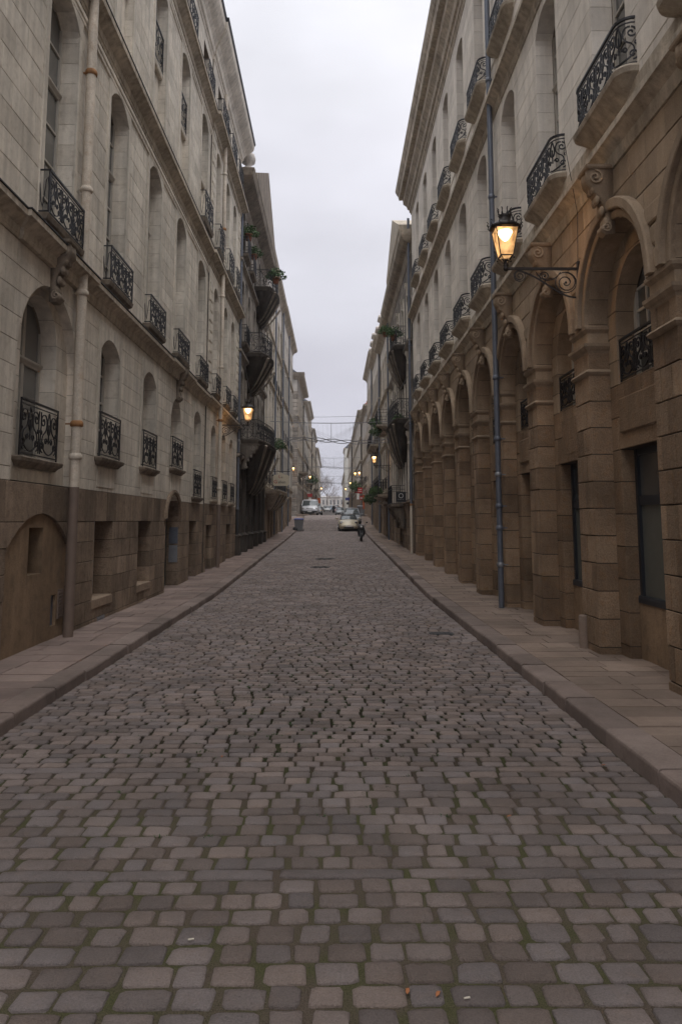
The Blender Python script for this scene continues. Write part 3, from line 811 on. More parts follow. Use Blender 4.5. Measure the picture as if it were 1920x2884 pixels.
# the part beside and behind the camera: same openings, plain
for lst in ((Op(5.2, .62, 3.02, 4.98, .27), Op(2.1, .62, 3.02, 4.98, .27)), ):
    masonry(fa, [Op(5.2, .62, 3.02, 4.98, .27), Op(2.1, .62, 3.02, 4.98, .27), Op(5.2, .64, 6.18, 9.82, .3), Op(2.1, .64, 6.18, 9.82, .3)], -4, 7.0, 2.42, 18.0, .5, 1, M['cream'], M['cream'], 0, 3, blocks=False)
    masonry(fa, [], -4, 7.0, -.15, 2.42, .5, 1, M['brown'], M['brown'], 0, 3, blocks=False)
for c in (2.1, 5.2):
    window_unit(fa, Op(c, .62, 3.02, 4.98, .27), .3, single=False); window_unit(fa, Op(c, .64, 6.18, 9.82, .3), .3, transom=8.7, single=False)
for o in wG: window_unit(fa, o, .30, transom=None)
window_unit(fa, g1i, .43, transom=4.25)
for o in w1: window_unit(fa, o, .30, transom=8.72, rowsn=6, cols=2 if o.c < 13 else 1)
for o in w2:
    window_unit(fa, o, .28, zb=12.9, rowsn=3, cols=1, single=False)
    mb = MB(); fa.box(mb, o.c - o.hw - .01, o.c + o.hw + .01, 11.2, 12.88, .17, .29); fa.mold(mb, o.c - o.hw + .01, o.c + o.hw - .01, .08, .2, [(12.80, 0), (12.88, .02), (12.90, .02)]); mb.build('apron_panel', M['cream'], LA)
for o in w3: window_unit(fa, o, .26, rowsn=3, single=False)
for o in [wG[1], wG[2], wG[4]] + w1 + w2:
    mb = MB(); outline_strip(fa, mb, o, o.top + .22, 0, .022, .13, .6); mb.build('window_surround', M['cream'], LA)
for o in wG + [g1i]:   # sill and little railing
    dd = .16 if o is g1i else 0
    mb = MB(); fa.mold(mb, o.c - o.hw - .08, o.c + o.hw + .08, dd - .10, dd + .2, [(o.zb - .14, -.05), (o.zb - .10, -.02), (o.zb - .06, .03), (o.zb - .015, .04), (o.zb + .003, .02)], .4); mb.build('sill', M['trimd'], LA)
    straight_rail(fa, o.c, o.hw + .02, o.zb + .02, o.zb + .80, .06 - dd, style=0)
    mb = MB(); fa.mold(mb, o.c - .55, o.c + .55, dd - .012, dd + .1, [(2.50 if o is not g1i else 2.45, 0), (o.zb - .16, 0)], .5) ; mb.build('apron_panel', M['cream'], LA)
for i, o in enumerate(w1):
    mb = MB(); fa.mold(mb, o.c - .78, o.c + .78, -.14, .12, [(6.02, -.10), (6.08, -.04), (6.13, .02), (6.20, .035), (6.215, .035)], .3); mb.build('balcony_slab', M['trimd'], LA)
    straight_rail(fa, o.c, .76, 6.22, 6.86, .16)
for o in w2[:-1]: straight_rail(fa, o.c, o.hw - .01, 12.92, 13.85, -.08, ret=False)
for o in w2:      # lead-covered ledge on the string course
    mb = MB(); fa.mold(mb, o.c - .62, o.c + .62, -.05, .1, [(10.90, .02), (11.02, .05), (11.05, .05)], .3); mb.build('ledge', M['trimd'], LA)
o = w2[-1]; mb = MB(); fa.mold(mb, o.c - .75, o.c + .75, -.2, .12, [(11.05, -.1), (11.15, 0), (11.28, .03)], .3); mb.build('balcony_slab', M['trimd'], LA); straight_rail(fa, o.c, .74, 11.28, 12.15, .2)
for a, b, pr, x in ((-4, 10.05, .0, 0), (10.05, 12.72, .05, 0), (12.72, 19.45, 0, 0), (19.45, 22.2, .05, 0), (22.2, A1, 0, 0)):
    fx = Facade(-1, -4.2 + pr, LA); string_course(fx, a, b, 5.95, .33, .19, lead=True)
string_course(fa, -4, A1, 10.85, .45, .24); string_course(fa, -4, A1, 15.7, .5, .27)
mb = MB(); fa.mold(mb, -4, A1, 0, .1, [(10.12, .0), (10.14, .03), (10.2, .03), (10.22, .05), (10.3, .05)], .5); fa.mold(mb, -4, A1, 0, .1, [(14.98, .0), (15.0, .03), (15.06, .03), (15.08, .05), (15.15, .05)], .5); mb.build('fascia_moulding', M['cream'], LA)
for o in w3: straight_rail(fa, o.c, .62, 15.75, 16.6, .2, style=1)
def eave(fac, y0, y1, z=17.75, top=18.8, pr=.5, mat='cream', gutter=True):
    mb = MB(); h = top - z
    fac.mold(mb, y0, y1, 0, .1, [(z, .02), (z + .1*h, .03), (z + .14*h, .08), (z + .3*h, .11), (z + .45*h, .2), (z + .6*h, .34), (z + .72*h, .42*pr/.5), (z + .8*h, pr*.94), (z + .95*h, pr), (top, pr)], .5)
    mb.build('cornice', M[mat], fac.root)
    if gutter:
        g2 = MB(); fac.mold(g2, y0, y1, 0, .1, [(top + .005, pr + .01), (top + .10, pr + .05), (top + .13, pr + .05), (top + .14, pr - .05)], .5); g2.build('gutter', M['lead'], fac.root)
eave(fa, -4, A1)
body(fa, -4, A1, 18.75, 9, 'slate', rh=1.6)
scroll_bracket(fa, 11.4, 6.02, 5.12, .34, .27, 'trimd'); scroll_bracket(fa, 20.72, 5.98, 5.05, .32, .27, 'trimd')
mb = MB(); mb.bbox(-5.9, -5.0, 22.6, 23.8, 19, 21.3); mb.bbox(-5.95, -4.95, 22.55, 23.85, 21.1, 21.35); mb.build('chimney', M['brick'], LA)
downpipe(-1, -4.07, 12.32, .1, 17.6, .078, 'pipec', 'cream painted drainpipe between the first two windows on the left, brown below', [(.1, 2.42, 'pipeb'), (2.42, 17.6, 'pipec')],
         [(2.9, 'pipec'), (3.42, 'rust'), (5.55, 'pipec'), (7.3, 'pipec'), (9.35, 'rust'), (11.0, 'pipec'), (13.6, 'pipec')])

# second part of the left side: the pavilion with quoins
LB = empty('townhouse', (-4.15, 29, 0), 'cream stone house with ribbed quoin strips at both ends, beyond the long left house', 'house')
fb = Facade(-1, -4.15, LB); B0, B1 = 25.34, 33.3
bc = (26.85, 29.35, 31.5)
bg = [Op(26.25, .6, -.3, 1.75, 0, .36), Op(31.0, .62, -.3, 1.75, 0, .36)]
masonry(fb, bg, B0, B1, -.15, 2.45, .37, .6, M['brown'], M['brownj'], 0, 31, .010, .014, 40)
for o in bg:
    mb = MB(); fb.box(mb, o.c - o.hw, o.c + o.hw, -.1, o.zs, .345, .38); mb.build('window_board', M['framed'], LB)
ws = []
ops = [Op(c, .5, 2.6, 4.92, .24) for c in bc]; ws += ops
masonry(fb, ops, B0, B1, 2.45, 5.62, .36, .72, M['cream'], M['creamj'], 0, 32, .007, .008, 60)
ops1 = [Op(c, .5, 6.18, 9.75, .26) for c in bc]
masonry(fb, ops1, B0, B1, 5.62, 10.4, .36, .72, M['cream'], M['creamj'], 0, 33, .007, .008, 60)
ops2 = [Op(c, .5, 11.25, 14.75, .24) for c in bc]
masonry(fb, ops2, B0, B1, 10.4, 15.2, .36, .72, M['cream'], M['creamj'], 0, 34, .007, .008, 20)
ops3 = [Op(c, .46, 16.0, 17.4, 0, .24) for c in bc]
masonry(fb, ops3, B0, B1, 15.2, 18.0, .36, .72, M['cream'], M['creamj'], 0, 35, .007, .008, 10)
for o in ops + ops1 + ops2 + ops3: window_unit(fb, o, .3, single=False, rowsn=4)
for o in ops:
    mb = MB(); fb.mold(mb, o.c - o.hw - .08, o.c + o.hw + .08, -.1, .2, [(o.zb - .14, -.05), (o.zb - .06, .03), (o.zb + .003, .03)], .4); mb.build('sill', M['trim'], LB); straight_rail(fb, o.c, o.hw + .04, 2.62, 3.36, .08)
for o in ops1:
    mb = MB(); fb.mold(mb, o.c - .62, o.c + .62, -.14, .12, [(6.0, -.1), (6.08, -.02), (6.2, .035)], .3); mb.build('balcony_slab', M['trimd'], LB); straight_rail(fb, o.c, .62, 6.22, 6.86, .16)
for o in ops2:
    mb = MB(); fb.mold(mb, o.c - .66, o.c + .66, -.18, .12, [(11.05, -.1), (11.15, 0), (11.28, .03)], .3); mb.build('balcony_slab', M['trimd'], LB); straight_rail(fb, o.c, .66, 11.28, 12.15, .2)
for o in ops3: straight_rail(fb, o.c, .72, 15.78, 16.75, .24, style=1)
string_course(fb, B0, B1, 5.95, .33, .19); string_course(fb, B0, B1, 10.85, .45, .26); string_course(fb, B0, B1, 15.7, .5, .33)
eave(fb, B0, B1, pr=.52); body(fb, B0, B1, 18.75, 9, 'slate', rh=1.6)
qs = MB()
for ya, yb in ((B0 + .04, 25.98), (32.62, B1 - .02)):
    z = 6.1; i = 0
    while z < 15.1:
        if not (10.35 < z < 10.95 or 10.1 < z + .34 < 10.9):
            w_ = 0 if i % 2 else .10
            q = MB(); fb.mold(q, ya + w_ * (1 if ya < 30 else 1), yb - w_ * 0, -.035, .02, [(z + .015, -.02), (z + .035, 0), (z + .31, 0), (z + .33, -.02)], R.random()); q.build('quoin_stone', M['cream'], LB)
        z += .345; i += 1
downpipe(-1, -4.0, 27.35, .1, 17.6, .07, 'pipec', 'cream drainpipe behind the lit lantern on the left, brown below the stone foot', [(.1, 2.45, 'pipeb'), (2.45, 17.6, 'pipec')],
         [(3.0, 'pipec'), (5.4, 'rust'), (7.3, 'pipec'), (9.9, 'pipec'), (11.2, 'pipec'), (12.4, 'rust'), (14.5, 'pipec'), (17.0, 'pipec')])
mb = MB(); mb.bbox(-5.2, -4.7, 33.2, 33.9, 19, 20.6); mb.build('chimney', M['trim'], LB)

# ================================================================== RIGHT ARCADED HOUSE
RA = empty('arcaded_house', (3.54, 15, 0), 'long house on the right, brown stone arcade below, pale stone above', 'house')
fr = Facade(1, 3.54, RA); YE = 34.42
ck = [9.585 + 2.82*k for k in range(-2, 9)]
HW = 1.085; SPR = 4.6
outer = [Op(c, HW, -.5, SPR, HW, .29) for c in ck]
masonry(fr, outer, 1.0, YE, -.15, 4.28, .38, .43, M['brownr'], M['brownj'], 0, 41, .014, .022, 105)
masonry(fr, outer, 1.0, YE, 4.28, 6.34, .34, .55, M['brownup'], M['brownj'], 0, 42, .009, .012, 60)
alloc = {0: 36, 1: 22, 2: 8}
for k, c in enumerate(ck):
    kk = k - 2; nb = alloc.get(kk, 0)
    wd_ = Op(c, .775, 3.72, SPR, .775, .26); dr_ = Op(c, .775, -.5, 2.84, 0, .24)
    masonry(fr, [wd_, dr_], c - 1.1, c + 1.1, -.15, 3.72, .40, .6, M['brownr'], M['brownj'], .29, 50 + k, .012, .018, nb, blocks=kk > -2)
    masonry(fr, [wd_], c - 1.1, c + 1.1, 3.72, 5.74, .34, .6, M['brownup'], M['brownj'], .29, 70 + k, .009, .012, nb // 3, blocks=kk > -2)
    window_unit(fr, wd_, .57, 'white', transom=None, rowsn=5, single=kk in (0, 1), cols=2, t=.10)
    # sill, railing, sunk panel over the door
    mb = MB(); fr.mold(mb, c - .82, c + .82, .30, .5, [(3.60, 0), (3.70, 0), (3.74, -.01)], .5); mb.build('sill', M['brownr'], RA)
    mb = MB(); fr.mold(mb, c - .70, c + .70, .275, .3, [(3.05, -.0), (3.07, .015), (3.50, .015), (3.52, 0)], .6) if kk != 1 else fr.mold(mb, c - .6, c + .6, .285, .3, [(2.98, 0), (3.55, 0)], .1)
    mb.build('lintel_panel', M['brownr'], RA)
    straight_rail(fr, c, .77, 3.76, 4.32, -.33, ret=False, style=0, r=.010)
    # door or shop window
    if kk <= 1:
        o = Op(c, .775, .86, 2.84); fm = MB(); F = fr.box
        for a, b in ((c - .775, c - .70), (c + .70, c + .775)): F(fm, a, b, .86, 2.84, .46, .54)
        fr.mold(fm, c - .775, c + .775, .44, .56, [(.84, .01), (.90, .01), (.93, 0)]); F(fm, c - .70, c + .70, 2.76, 2.84, .47, .54); F(fm, c - .70, c + .70, 2.10, 2.22, .47, .54)
        wo = fm.build('shop_window', M['framed'], RA)
        mb = MB(); F(mb, c - .70, c + .70, .93, 2.10, .50, .51); mb.build('pane', M['curtain'], wo)
        mb = MB(); F(mb, c - .70, c + .70, 2.22, 2.76, .50, .51); mb.build('pane', M['glass'], wo)
        mb = MB(); F(mb, c - .775, c + .775, -.15, .84, .44, .56); mb.build('stall_riser', M['render'], RA)
    elif kk == 5:
        fm = MB(); F = fr.box; F(fm, c - .775, c + .775, -.1, 2.84, .50, .53)
        for q in range(34): F(fm, c - .76, c + .76, .2 + q*.077, .25 + q*.077, .45, .50)
        fm.build('slatted_shutter', M['zinc'], RA)
    else:
        fm = MB(); fr.box(fm, c - .775, c + .775, -.1, 2.84, .48, .54)
        for s_ in (-1, 1):
            for z in (.3, 1.2, 2.1): fr.mold(fm, *sorted((c + s_*.1, c + s_*.66)), .465, .48, [(z, 0), (z + .6, 0)])
        fm.build('door', M['door'], RA)
    # archivolt: two stepped mouldings
    for r0, r1, p_ in ((HW + .0, HW + .11, .045), (HW + .11, HW + .25, .105)):
        mb = MB(); ring = []
        for i in range(21):
            t = pi*i/20; ring.append([fr.P(c + cos(t)*q, SPR + sin(t)*q, dd) for q, dd in ((r0 + .002, .02), (r0 + .002, -p_ + .01), (r0 + .02, -p_), (r1 - .02, -p_), (r1, -p_ + .02), (r1, .02))])
        mb.loft(ring, .6, False); mb.build('arch_moulding', M['brownup'], RA)
    scroll_bracket(fr, c, 6.36, 5.50, .30, .32, 'brownup', 'keystone')
for k, c in enumerate(ck + [ck[-1] + 2.82]):
    # pier imposts
    y0 = c - 2.82 + HW; y1 = c - HW
    if k == len(ck): y1 = YE - .02
    for z0_, prof in ((0, [(4.50, 0), (4.52, .015), (4.55, .04), (4.59, .045), (4.60, .035)]), (0, [(4.22, 0), (4.25, .015), (4.27, .035), (4.31, .06), (4.35, .065), (4.36, .015)]), (0, [(3.90, 0), (3.92, .025), (3.95, .045), (3.98, .025), (3.99, 0)])):
        mb = MB(); fr.mold(mb, y0, y1, 0.0, .28, prof, .6); mb.build('impost', M['brownup'], RA)
    # rusticated shoulders between the arches
    for z in (4.66, 4.92, 5.18):
        wz = sqrt(max(0, (HW + .24)**2 - (z + .11 - SPR)**2)); a = c - 2.82 + wz; b = c - wz
        if k == len(ck): b = YE - .05
        if b - a > .1:
            mb = MB(); fr.mold(mb, a, b, -.035, .02, [(z, -.02), (z + .025, 0), (z + .205, 0), (z + .23, -.02)], R.random()); mb.build('shoulder_stone', M['brownup'], RA)
string_course(fr, 1.0, YE, 6.70, .36, .17, 'trim', lead=False)
mb = MB(); fr.mold(mb, 1.0, YE, -.03, .1, [(6.71, 0), (7.04, 0)], .5); mb.build('plinth_band', M['trim'], RA)
wc = [9.42 + 2.83*k for k in range(-2, 9)]
u1 = [Op(c, .6, 7.2, 10.28, .30, .30) for c in wc]
masonry(fr, u1, 1.0, YE, 7.03, 10.75, .36, .75, M['cream2'], M['creamj'], 0, 90, .007, .008, 62)
u2 = [Op(c, .56, 12.08, 15.22, .18, .30) for c in wc]
masonry(fr, u2, 1.0, YE, 10.75, 16.05, .36, .75, M['cream2'], M['creamj'], 0, 91, .007, .008, 5)
for o in u1: window_unit(fr, o, .34, transom=9.35, rowsn=6, single=o.c < 14 and o.c > 8, cols=1)
for o in u2: window_unit(fr, o, .34, rowsn=4, single=False)
string_course(fr, 1.0, YE, 11.15, .40, .21, 'trim', lead=False)
mb = MB(); fr.mold(mb, 1.0, YE, -.02, .1, [(11.16, 0), (11.92, 0), (11.94, .02), (11.98, .02)], .5); mb.build('plinth_band', M['cream2'], RA)
def bowed(fac, c, hw, pr, rad=.20):
    def plan(p):
        x0 = fac.X0 + fac.s*.05; pts = []
        for sg in (-1, 1):
            arc = [(fac.X0 - fac.s*(pr - rad + rad*sin(t)) - fac.s*p, c + sg*(hw - rad + rad*cos(t)) + sg*p) for t in [pi/2*i/5 for i in range(6)]]
            arc = [(x0, c + sg*(hw + p))] + arc
            pts += arc if sg < 0 else arc[::-1]
        return pts
    return plan
for lst, zs0, zt0 in ((u1, 7.2, 7.80), (u2, 12.08, 12.64)):
    for o in lst:
        pl_ = bowed(fr, o.c, .92, .215)
        mb = MB(); mb.stack(pl_, [(zs0 - .29, -.18), (zs0 - .23, -.13), (zs0 - .17, -.06), (zs0 - .12, -.01), (zs0 - .10, .02), (zs0 - .04, .035), (zs0 - .01, .02), (zs0, .01)], .4); mb.build('balcony_slab', M['trim'], RA)
        path = pl_(-.03)
        mb = MB(); ironpanel(mb, path, zs0 + .0, zt0, 0, .0095); mb.build('railing', M['iron'], RA)
mb = MB(); fr.mold(mb, 1.0, YE, 0, .1, [(15.85, .02), (15.95, .05), (15.97, .08), (16.1, .1), (16.14, .16), (16.3, .2), (16.42, .3), (16.46, .34), (16.7, .36), (16.74, .52), (16.95, .56), (17.0, .60), (17.15, .66), (17.25, .68)], .5); mb.build('cornice', M['trim'], RA)
masonry(fr, [], -4, 1.0, -.15, 17.25, .5, 1, M['cream2'], M['cream2'], 0, 3, blocks=False)
body(fr, -4, YE, 17.2, 9, 'slate', rh=1.2)
downpipe(1, 3.42, 16.25, .13, 16.2, .058, 'piper', 'blue grey drainpipe on the arcaded front, the nearer of the two at the right', [(.13, 2.95, 'piper'), (2.95, 16.2, 'piper')],
         [(1.0, 'zinc'), (1.75, 'piper'), (2.2, 'piper'), (2.85, 'zinc'), (3.6, 'piper'), (4.9, 'piper'), (8.9, 'piper'), (11.6, 'piper'), (14.2, 'piper')])
downpipe(1, 3.42, 34.75, .4, 15.8, .058, 'piper', 'blue grey drainpipe at the far end of the arcaded front, cream at its foot', [(.4, 2.6, 'pipec'), (2.6, 15.8, 'piper')], [(2.6, 'rust'), (6.2, 'piper'), (9.8, 'piper')])
mb = MB(); mb.lathe((3.50, 11.2, .12), [(.062, 0), (.064, .44), (.058, .46), (.02, .465)], 12); o = mb.build('stone_post', M['slab'], None); tag(o, 'short round pale stone post at the foot of the brown pier', 'post')
# ================================================================== THE HOUSES BEYOND
def small_rail(fac, c, hw, zb, zt, pr):
    mb = MB(); X = fac.X0 - fac.s*pr; Xw = fac.X0 + fac.s*.02
    path = [(Xw, c - hw), (X, c - hw), (X, c + hw), (Xw, c + hw)]
    for z in (zt, zb + .04, zb + (zt-zb)*.8): mb.tube([(*p, z) for p in path], .016, 4)
    n = max(4, int(2*hw/.11))
    for i in range(n+1):
        y = c - hw + 2*hw*i/n; mb.tube([(X, y, zb), (X, y, zt)], .009, 3)
    for t in (.33, .66):
        for sg in (-1, 1): mb.tube([(X*t + Xw*(1-t), c + sg*hw, zb), (X*t + Xw*(1-t), c + sg*hw, zt)], .009, 3)
    return mb.build('railing', M['iron'], fac.root)
def house(side, X0, y0, y1, top, levels, nb, mat, label, hw=.5, z0=None, foot='brown', footz=None, arch=.18, rails=(), shutters=False, roof='slate', rh=2.0, corn=.45, dormers=0, chim=0, strings=True, seed=1, pipe=True, trimmat='trim', dep=9, balc=(), endwall=False):
    rr = random.Random(seed); g0 = G((y0+y1)/2)
    root = empty('townhouse', (X0, (y0+y1)/2, g0), label, 'house', None)
    f = Facade(side, X0, root)
    pitch = (y1 - y0) / nb; cc = [y0 + pitch*(i+.5) for i in range(nb)]
    zf = G(y0) - .3
    footz = footz if footz is not None else g0 + 2.6
    gops = [Op(c, min(.75, pitch*.32), zf - .1, footz - .35, 0, .35) for c in cc]
    masonry(f, gops, y0, y1, zf, footz, .6, 1, M[foot], M[foot], 0, seed, blocks=False, relief=0)
    for i, o in enumerate(gops):
        mb = MB(); f.box(mb, o.c - o.hw, o.c + o.hw, zf, o.zs, .28, .33); mb.build('door' if i % 3 == 1 else 'shopfront', M[rr.choice(('door', 'framed', 'pipeb', 'glass'))], root)
    allops = []
    for li, (zb, zt) in enumerate(levels):
        for c in cc: allops.append((li, Op(c, hw, zb, zt, arch, .26)))
    masonry(f, [o for _, o in allops], y0, y1, footz, top, .6, 1, M[mat], M[mat], 0, seed, blocks=False, relief=0)
    for li, o in allops:
        window_unit(f, o, .24, single=False, rowsn=4)
        mb = MB(); f.mold(mb, o.c - o.hw - .1, o.c + o.hw + .1, -.07, .12, [(o.zb - .12, -.03), (o.zb - .03, .02), (o.zb + .01, .02)], .5); mb.build('sill', M[trimmat], root)
        if arch == 0 or seed % 2:
            mb = MB(); outline_strip(f, mb, o, o.top + .2, 0, .03, .12); mb.build('window_surround', M[trimmat], root)
        if li in rails: small_rail(f, o.c, o.hw + .05, o.zb + .02, o.zb + .75, .08)
        if shutters and rr.random() < .8:
            for sg in (-1, 1):
                mb = MB(); a, b = sorted((o.c + sg*(o.hw + .02), o.c + sg*(o.hw*1.9))); f.box(mb, a, b, o.zb + .02, o.zs, -.05, -.01); mb.build('shutter', M['shut'], root)
    for (a, b, z, pr) in balc:
        mb = MB(); f.mold(mb, a, b, -pr, .1, [(z - .55, -pr*.85), (z - .35, -pr*.6), (z - .18, -pr*.15), (z - .12, 0), (z, .03)], .4); mb.build('balcony_slab', M[trimmat], root)
        small_rail(f, (a+b)/2, (b-a)/2 - .05, z, z + .95, pr - .04)
    if strings:
        for (zb, zt) in levels: string_course(f, y0, y1, zb - .2, .28, .13, trimmat, lead=False)
    mb = MB(); f.mold(mb, y0, y1, 0, .1, [(top - .6, .02), (top - .5, .08), (top - .4, .12), (top - .3, corn*.5), (top - .2, corn*.85), (top, corn)], .5); mb.build('cornice', M[trimmat], root)
    body(f, y0, y1, top + .02, dep, roof, z0=-.5, rh=rh)
    for i in range(dormers):
        c = y0 + (y1-y0)*(i+.5)/dormers; mb = MB(); f.box(mb, c - .6, c + .6, top, top + 1.7, .15, 2.0); f.mold(mb, c - .65, c + .65, .1, 2.0, [(top + 1.7, 0), (top + 1.8, .12), (top + 1.95, .12), (top + 2.2, -.3)]); mb.build('dormer', M[mat], root)
        mb = MB(); f.box(mb, c - .4, c + .4, top + .3, top + 1.5, .12, .16); mb.build('window', M['glass'], root)
    for i in range(chim):
        c = y0 + (y1-y0)*(i+.5)/max(1, chim) + .3; mb = MB(); a, b = sorted((X0 + side*1.3, X0 + side*2.5)); mb.bbox(a, b, c - .35, c + .35, top, top + rh + 1.1); mb.bbox(a - .06, b + .06, c - .41, c + .41, top + rh + .8, top + rh + 1.0)
        for q in (.25, .75): mb.lathe((a + (b-a)*q, c, top + rh + 1.1), [(.11, 0), (.09, .4)], 8)
        mb.build('chimney', M['brick' if rr.random() < .4 else mat], root)
    return root, f

def corbel_balcony(fac, y0, y1, zf, pr, zbot, rail_h=.95, style=1, mat='darkst', wave=.12, name='corbel'):
    """big balcony on a hollow, vault-like stone corbel, ironwork bowed outwards"""
    s = fac.s; cy = (y0+y1)/2; hl = (y1-y0)/2
    def plan(p, k=1.0, kw=None):
        kw = k if kw is None else kw
        pts = [(fac.X0 + s*.03, cy - hl*kw - p)]
        n = 14
        for i in range(n+1):
            t = -1 + 2*i/n; d = pr * (1 - abs(t)**5*.22) * (.93 + wave*cos(t*pi)*.6)
            pts.append((fac.X0 - s*max(.02, d*k + p), cy + t*(hl*kw + p)))
        pts.append((fac.X0 + s*.03, cy + hl*kw + p)); return pts
    mb = MB(); h = zf - .22 - zbot; rings = []
    for i in range(11):
        t = i/10; k = max(.10, 1 - (1 - t)**1.7*.97 if False else t**.55)
        kk = .12 + .84*(t**.72)
        rings.append([(a, b, zbot + h*t) for a, b in plan(0, kk, .42 + .55*t**.7)])
    mb.loft(rings, .4, True)
    mb.build(name, M[mat], fac.root)
    mb = MB(); mb.stack(plan, [(zf - .22, -.04), (zf - .18, .0), (zf - .10, .03), (zf - .06, .06), (zf, .06)], .5); mb.build('balcony_slab', M[mat], fac.root)
    # ribs and carved scroll under the slab
    for t in (-.9, -.3, .3, .9):
        mb = MB(); pts = []
        for i in range(9):
            q = i/8; kk = .12 + .84*(q**.72); kw_ = .42 + .55*q**.7; d = pr*kk*1.0; pts.append((fac.X0 - s*d, cy + t*hl*kw_, zbot + h*q - .02))
        mb.tube(pts, [.03 + .04*(i/8) for i in range(9)], 6); mb.build('corbel_rib', M['trimd'], fac.root)
    mb = MB(); path = plan(-.04)
    ironpanel(mb, path, zf, zf + rail_h, style, .010); mb.build('railing', M['iron'], fac.root)

# --- left: sooty house with the great corbelled balconies
LC = empty('balcony_house', (-4.2, 40, .4), 'soot-darkened carved stone house on the left with three big iron balconies on stone corbels', 'house')
fc = Facade(-1, -4.2, LC); C0, C1 = 33.4, 46.3
bays = [C0 + 1.45 + 2.55*i for i in range(5)]
gl = [Op(c, .72, -.3, 2.9, .72, .5) for c in bays]
masonry(fc, gl, C0, C1, 0, 4.6, .42, .8, M['darkst'], M['lead'], 0, 61, .02, .03, 70)
for o in gl:
    mb = MB(); fc.box(mb, o.c - .72, o.c + .72, 0, 3.7, .48, .53); mb.build('door', M['door'], LC)
lv = [(5.5, 8.1, .5), (9.8, 12.3, .5), (13.9, 15.9, .3)]
opsC = [Op(c, .52, a, b, r_, .34) for a, b, r_ in lv for c in bays]
masonry(fc, opsC, C0, C1, 4.6, 17.0, .42, .8, M['midst'], M['lead'], 0, 62, .012, .016, 70)
for o in opsC:
    window_unit(fc, o, .32, single=False)
    mb = MB(); outline_strip(fc, mb, o, o.top + .2, 0, .05, .16); mb.build('window_surround', M['midst'], LC)
for i in range(6):   # pilasters with bases standing between the openings
    y = C0 + .18 + 2.55*i
    if y > C1 - .2: y = C1 - .25
    mb = MB(); fc.mold(mb, y - .2, y + .2, -.14, .05, [(0, .1), (1.15, .1), (1.25, .14), (1.32, .05), (1.36, 0), (4.5, 0), (4.55, .06), (4.7, .1)], .4); mb.build('pilaster', M['darkst'], LC)
corbel_balcony(fc, 35.2, 43.6, 5.55, 1.15, 3.2, .9, wave=.16)
corbel_balcony(fc, 36.0, 40.2, 9.75, 1.15, 8.1, .95)
corbel_balcony(fc, 40.2, 44.4, 14.2, 1.1, 12.6, .95)
for c, z in ((34.85, 9.8), (34.85, 13.9), (37.4, 13.9)):
    mb = MB(); fc.mold(mb, c - .7, c + .7, -.3, .1, [(z - .3, -.2), (z - .1, 0), (z, .03)], .3); mb.build('balcony_slab', M['trimd'], LC); small_rail(fc, c, .68, z, z + .8, .3)
scroll_bracket(fc, 35.25, 5.3, 4.2, .45, .8, 'midst'); scroll_bracket(fc, 43.4, 5.3, 4.2, .45, .8, 'midst')
for z in (4.75, 9.3, 13.4): string_course(fc, C0, C1, z, .35, .2, 'midst')
mb = MB(); fc.mold(mb, C0, C1, 0, .1, [(16.2, .02), (16.4, .1), (16.6, .16), (16.8, .4), (17.0, .62), (17.3, .7)], .5); mb.build('cornice', M['trimd'], LC)
body(fc, C0, C1, 17.3, 9, 'slate', rh=3)
mb = MB(); fc.box(mb, 34.8, 45.6, 17.3, 17.6, -.05, .5)   # pediment over the middle
P = fc.P
for a, b in ((-.66, .5),):
    vs = [P(34.3, 17.55, a), P(46.1, 17.55, a), P(46.1, 17.8, a), P(40.4, 20.6, a), P(34.3, 17.8, a)]; vb = [P(34.3, 17.55, b), P(46.1, 17.55, b), P(46.1, 17.8, b), P(40.4, 20.6, b), P(34.3, 17.8, b)]
    mb.loft([vs, vb])
mb.build('pediment', M['trimd'], LC)
mb = MB(); mb.lathe(fc.P(34.3, 17.3, -.25), [(.26, 0), (.26, .5), (.34, .55), (.34, .65), (.14, .72), (.14, .85), (.30, .95), (.34, 1.15), (.28, 1.35), (.05, 1.48)], 12); mb.build('finial', M['far2'], LC)
downpipe(-1, -4.08, 33.36, .3, 16.6, .055, 'piper', 'dark grey drainpipe between the quoined house and the sooty house on the left', [(.3, 2.4, 'lead'), (2.4, 16.6, 'piper')], [(2.4, 'piper'), (5.3, 'zinc'), (9, 'piper'), (13, 'piper')])

# --- left: plain cream houses to the crossing
h1, f1 = house(-1, -4.15, 46.4, 60.8, 18.9, [(4.2, 6.6), (7.7, 10.1), (11.0, 13.4), (14.2, 16.2)], 6, 'far1', 'plain cream rendered house on the left, just beyond the sooty balcony house', rails=(0, 2), arch=.12, seed=3, chim=2, footz=3.3)
for c, z in ((49.5, 3.7),): corbel_balcony(f1, 47.3, 56.5, 3.75, .95, 2.55, .85, mat='trim', wave=.1)
h2, f2 = house(-1, -4.1, 60.85, 76.5, 18.8, [(4.9, 7.2), (8.3, 10.6), (11.7, 14.0), (14.8, 16.8)], 6, 'far1', 'long cream house with grey drainpipes on the left, up to the crossing', rails=(1,), arch=.1, seed=4, chim=1, footz=4.1, shutters=True)
downpipe(-1, -4.0, 60.8, 1.0, 18.3, .06, 'piper', 'grey drainpipe between the two plain cream houses on the left')
downpipe(-1, -3.98, 68.5, 1.2, 18.3, .06, 'piper', 'grey drainpipe halfway along the last cream house before the crossing')
downpipe(-1, -4.02, 53.2, 1.0, 18.4, .06, 'piper', 'grey drainpipe in the middle of the first plain cream house on the left')
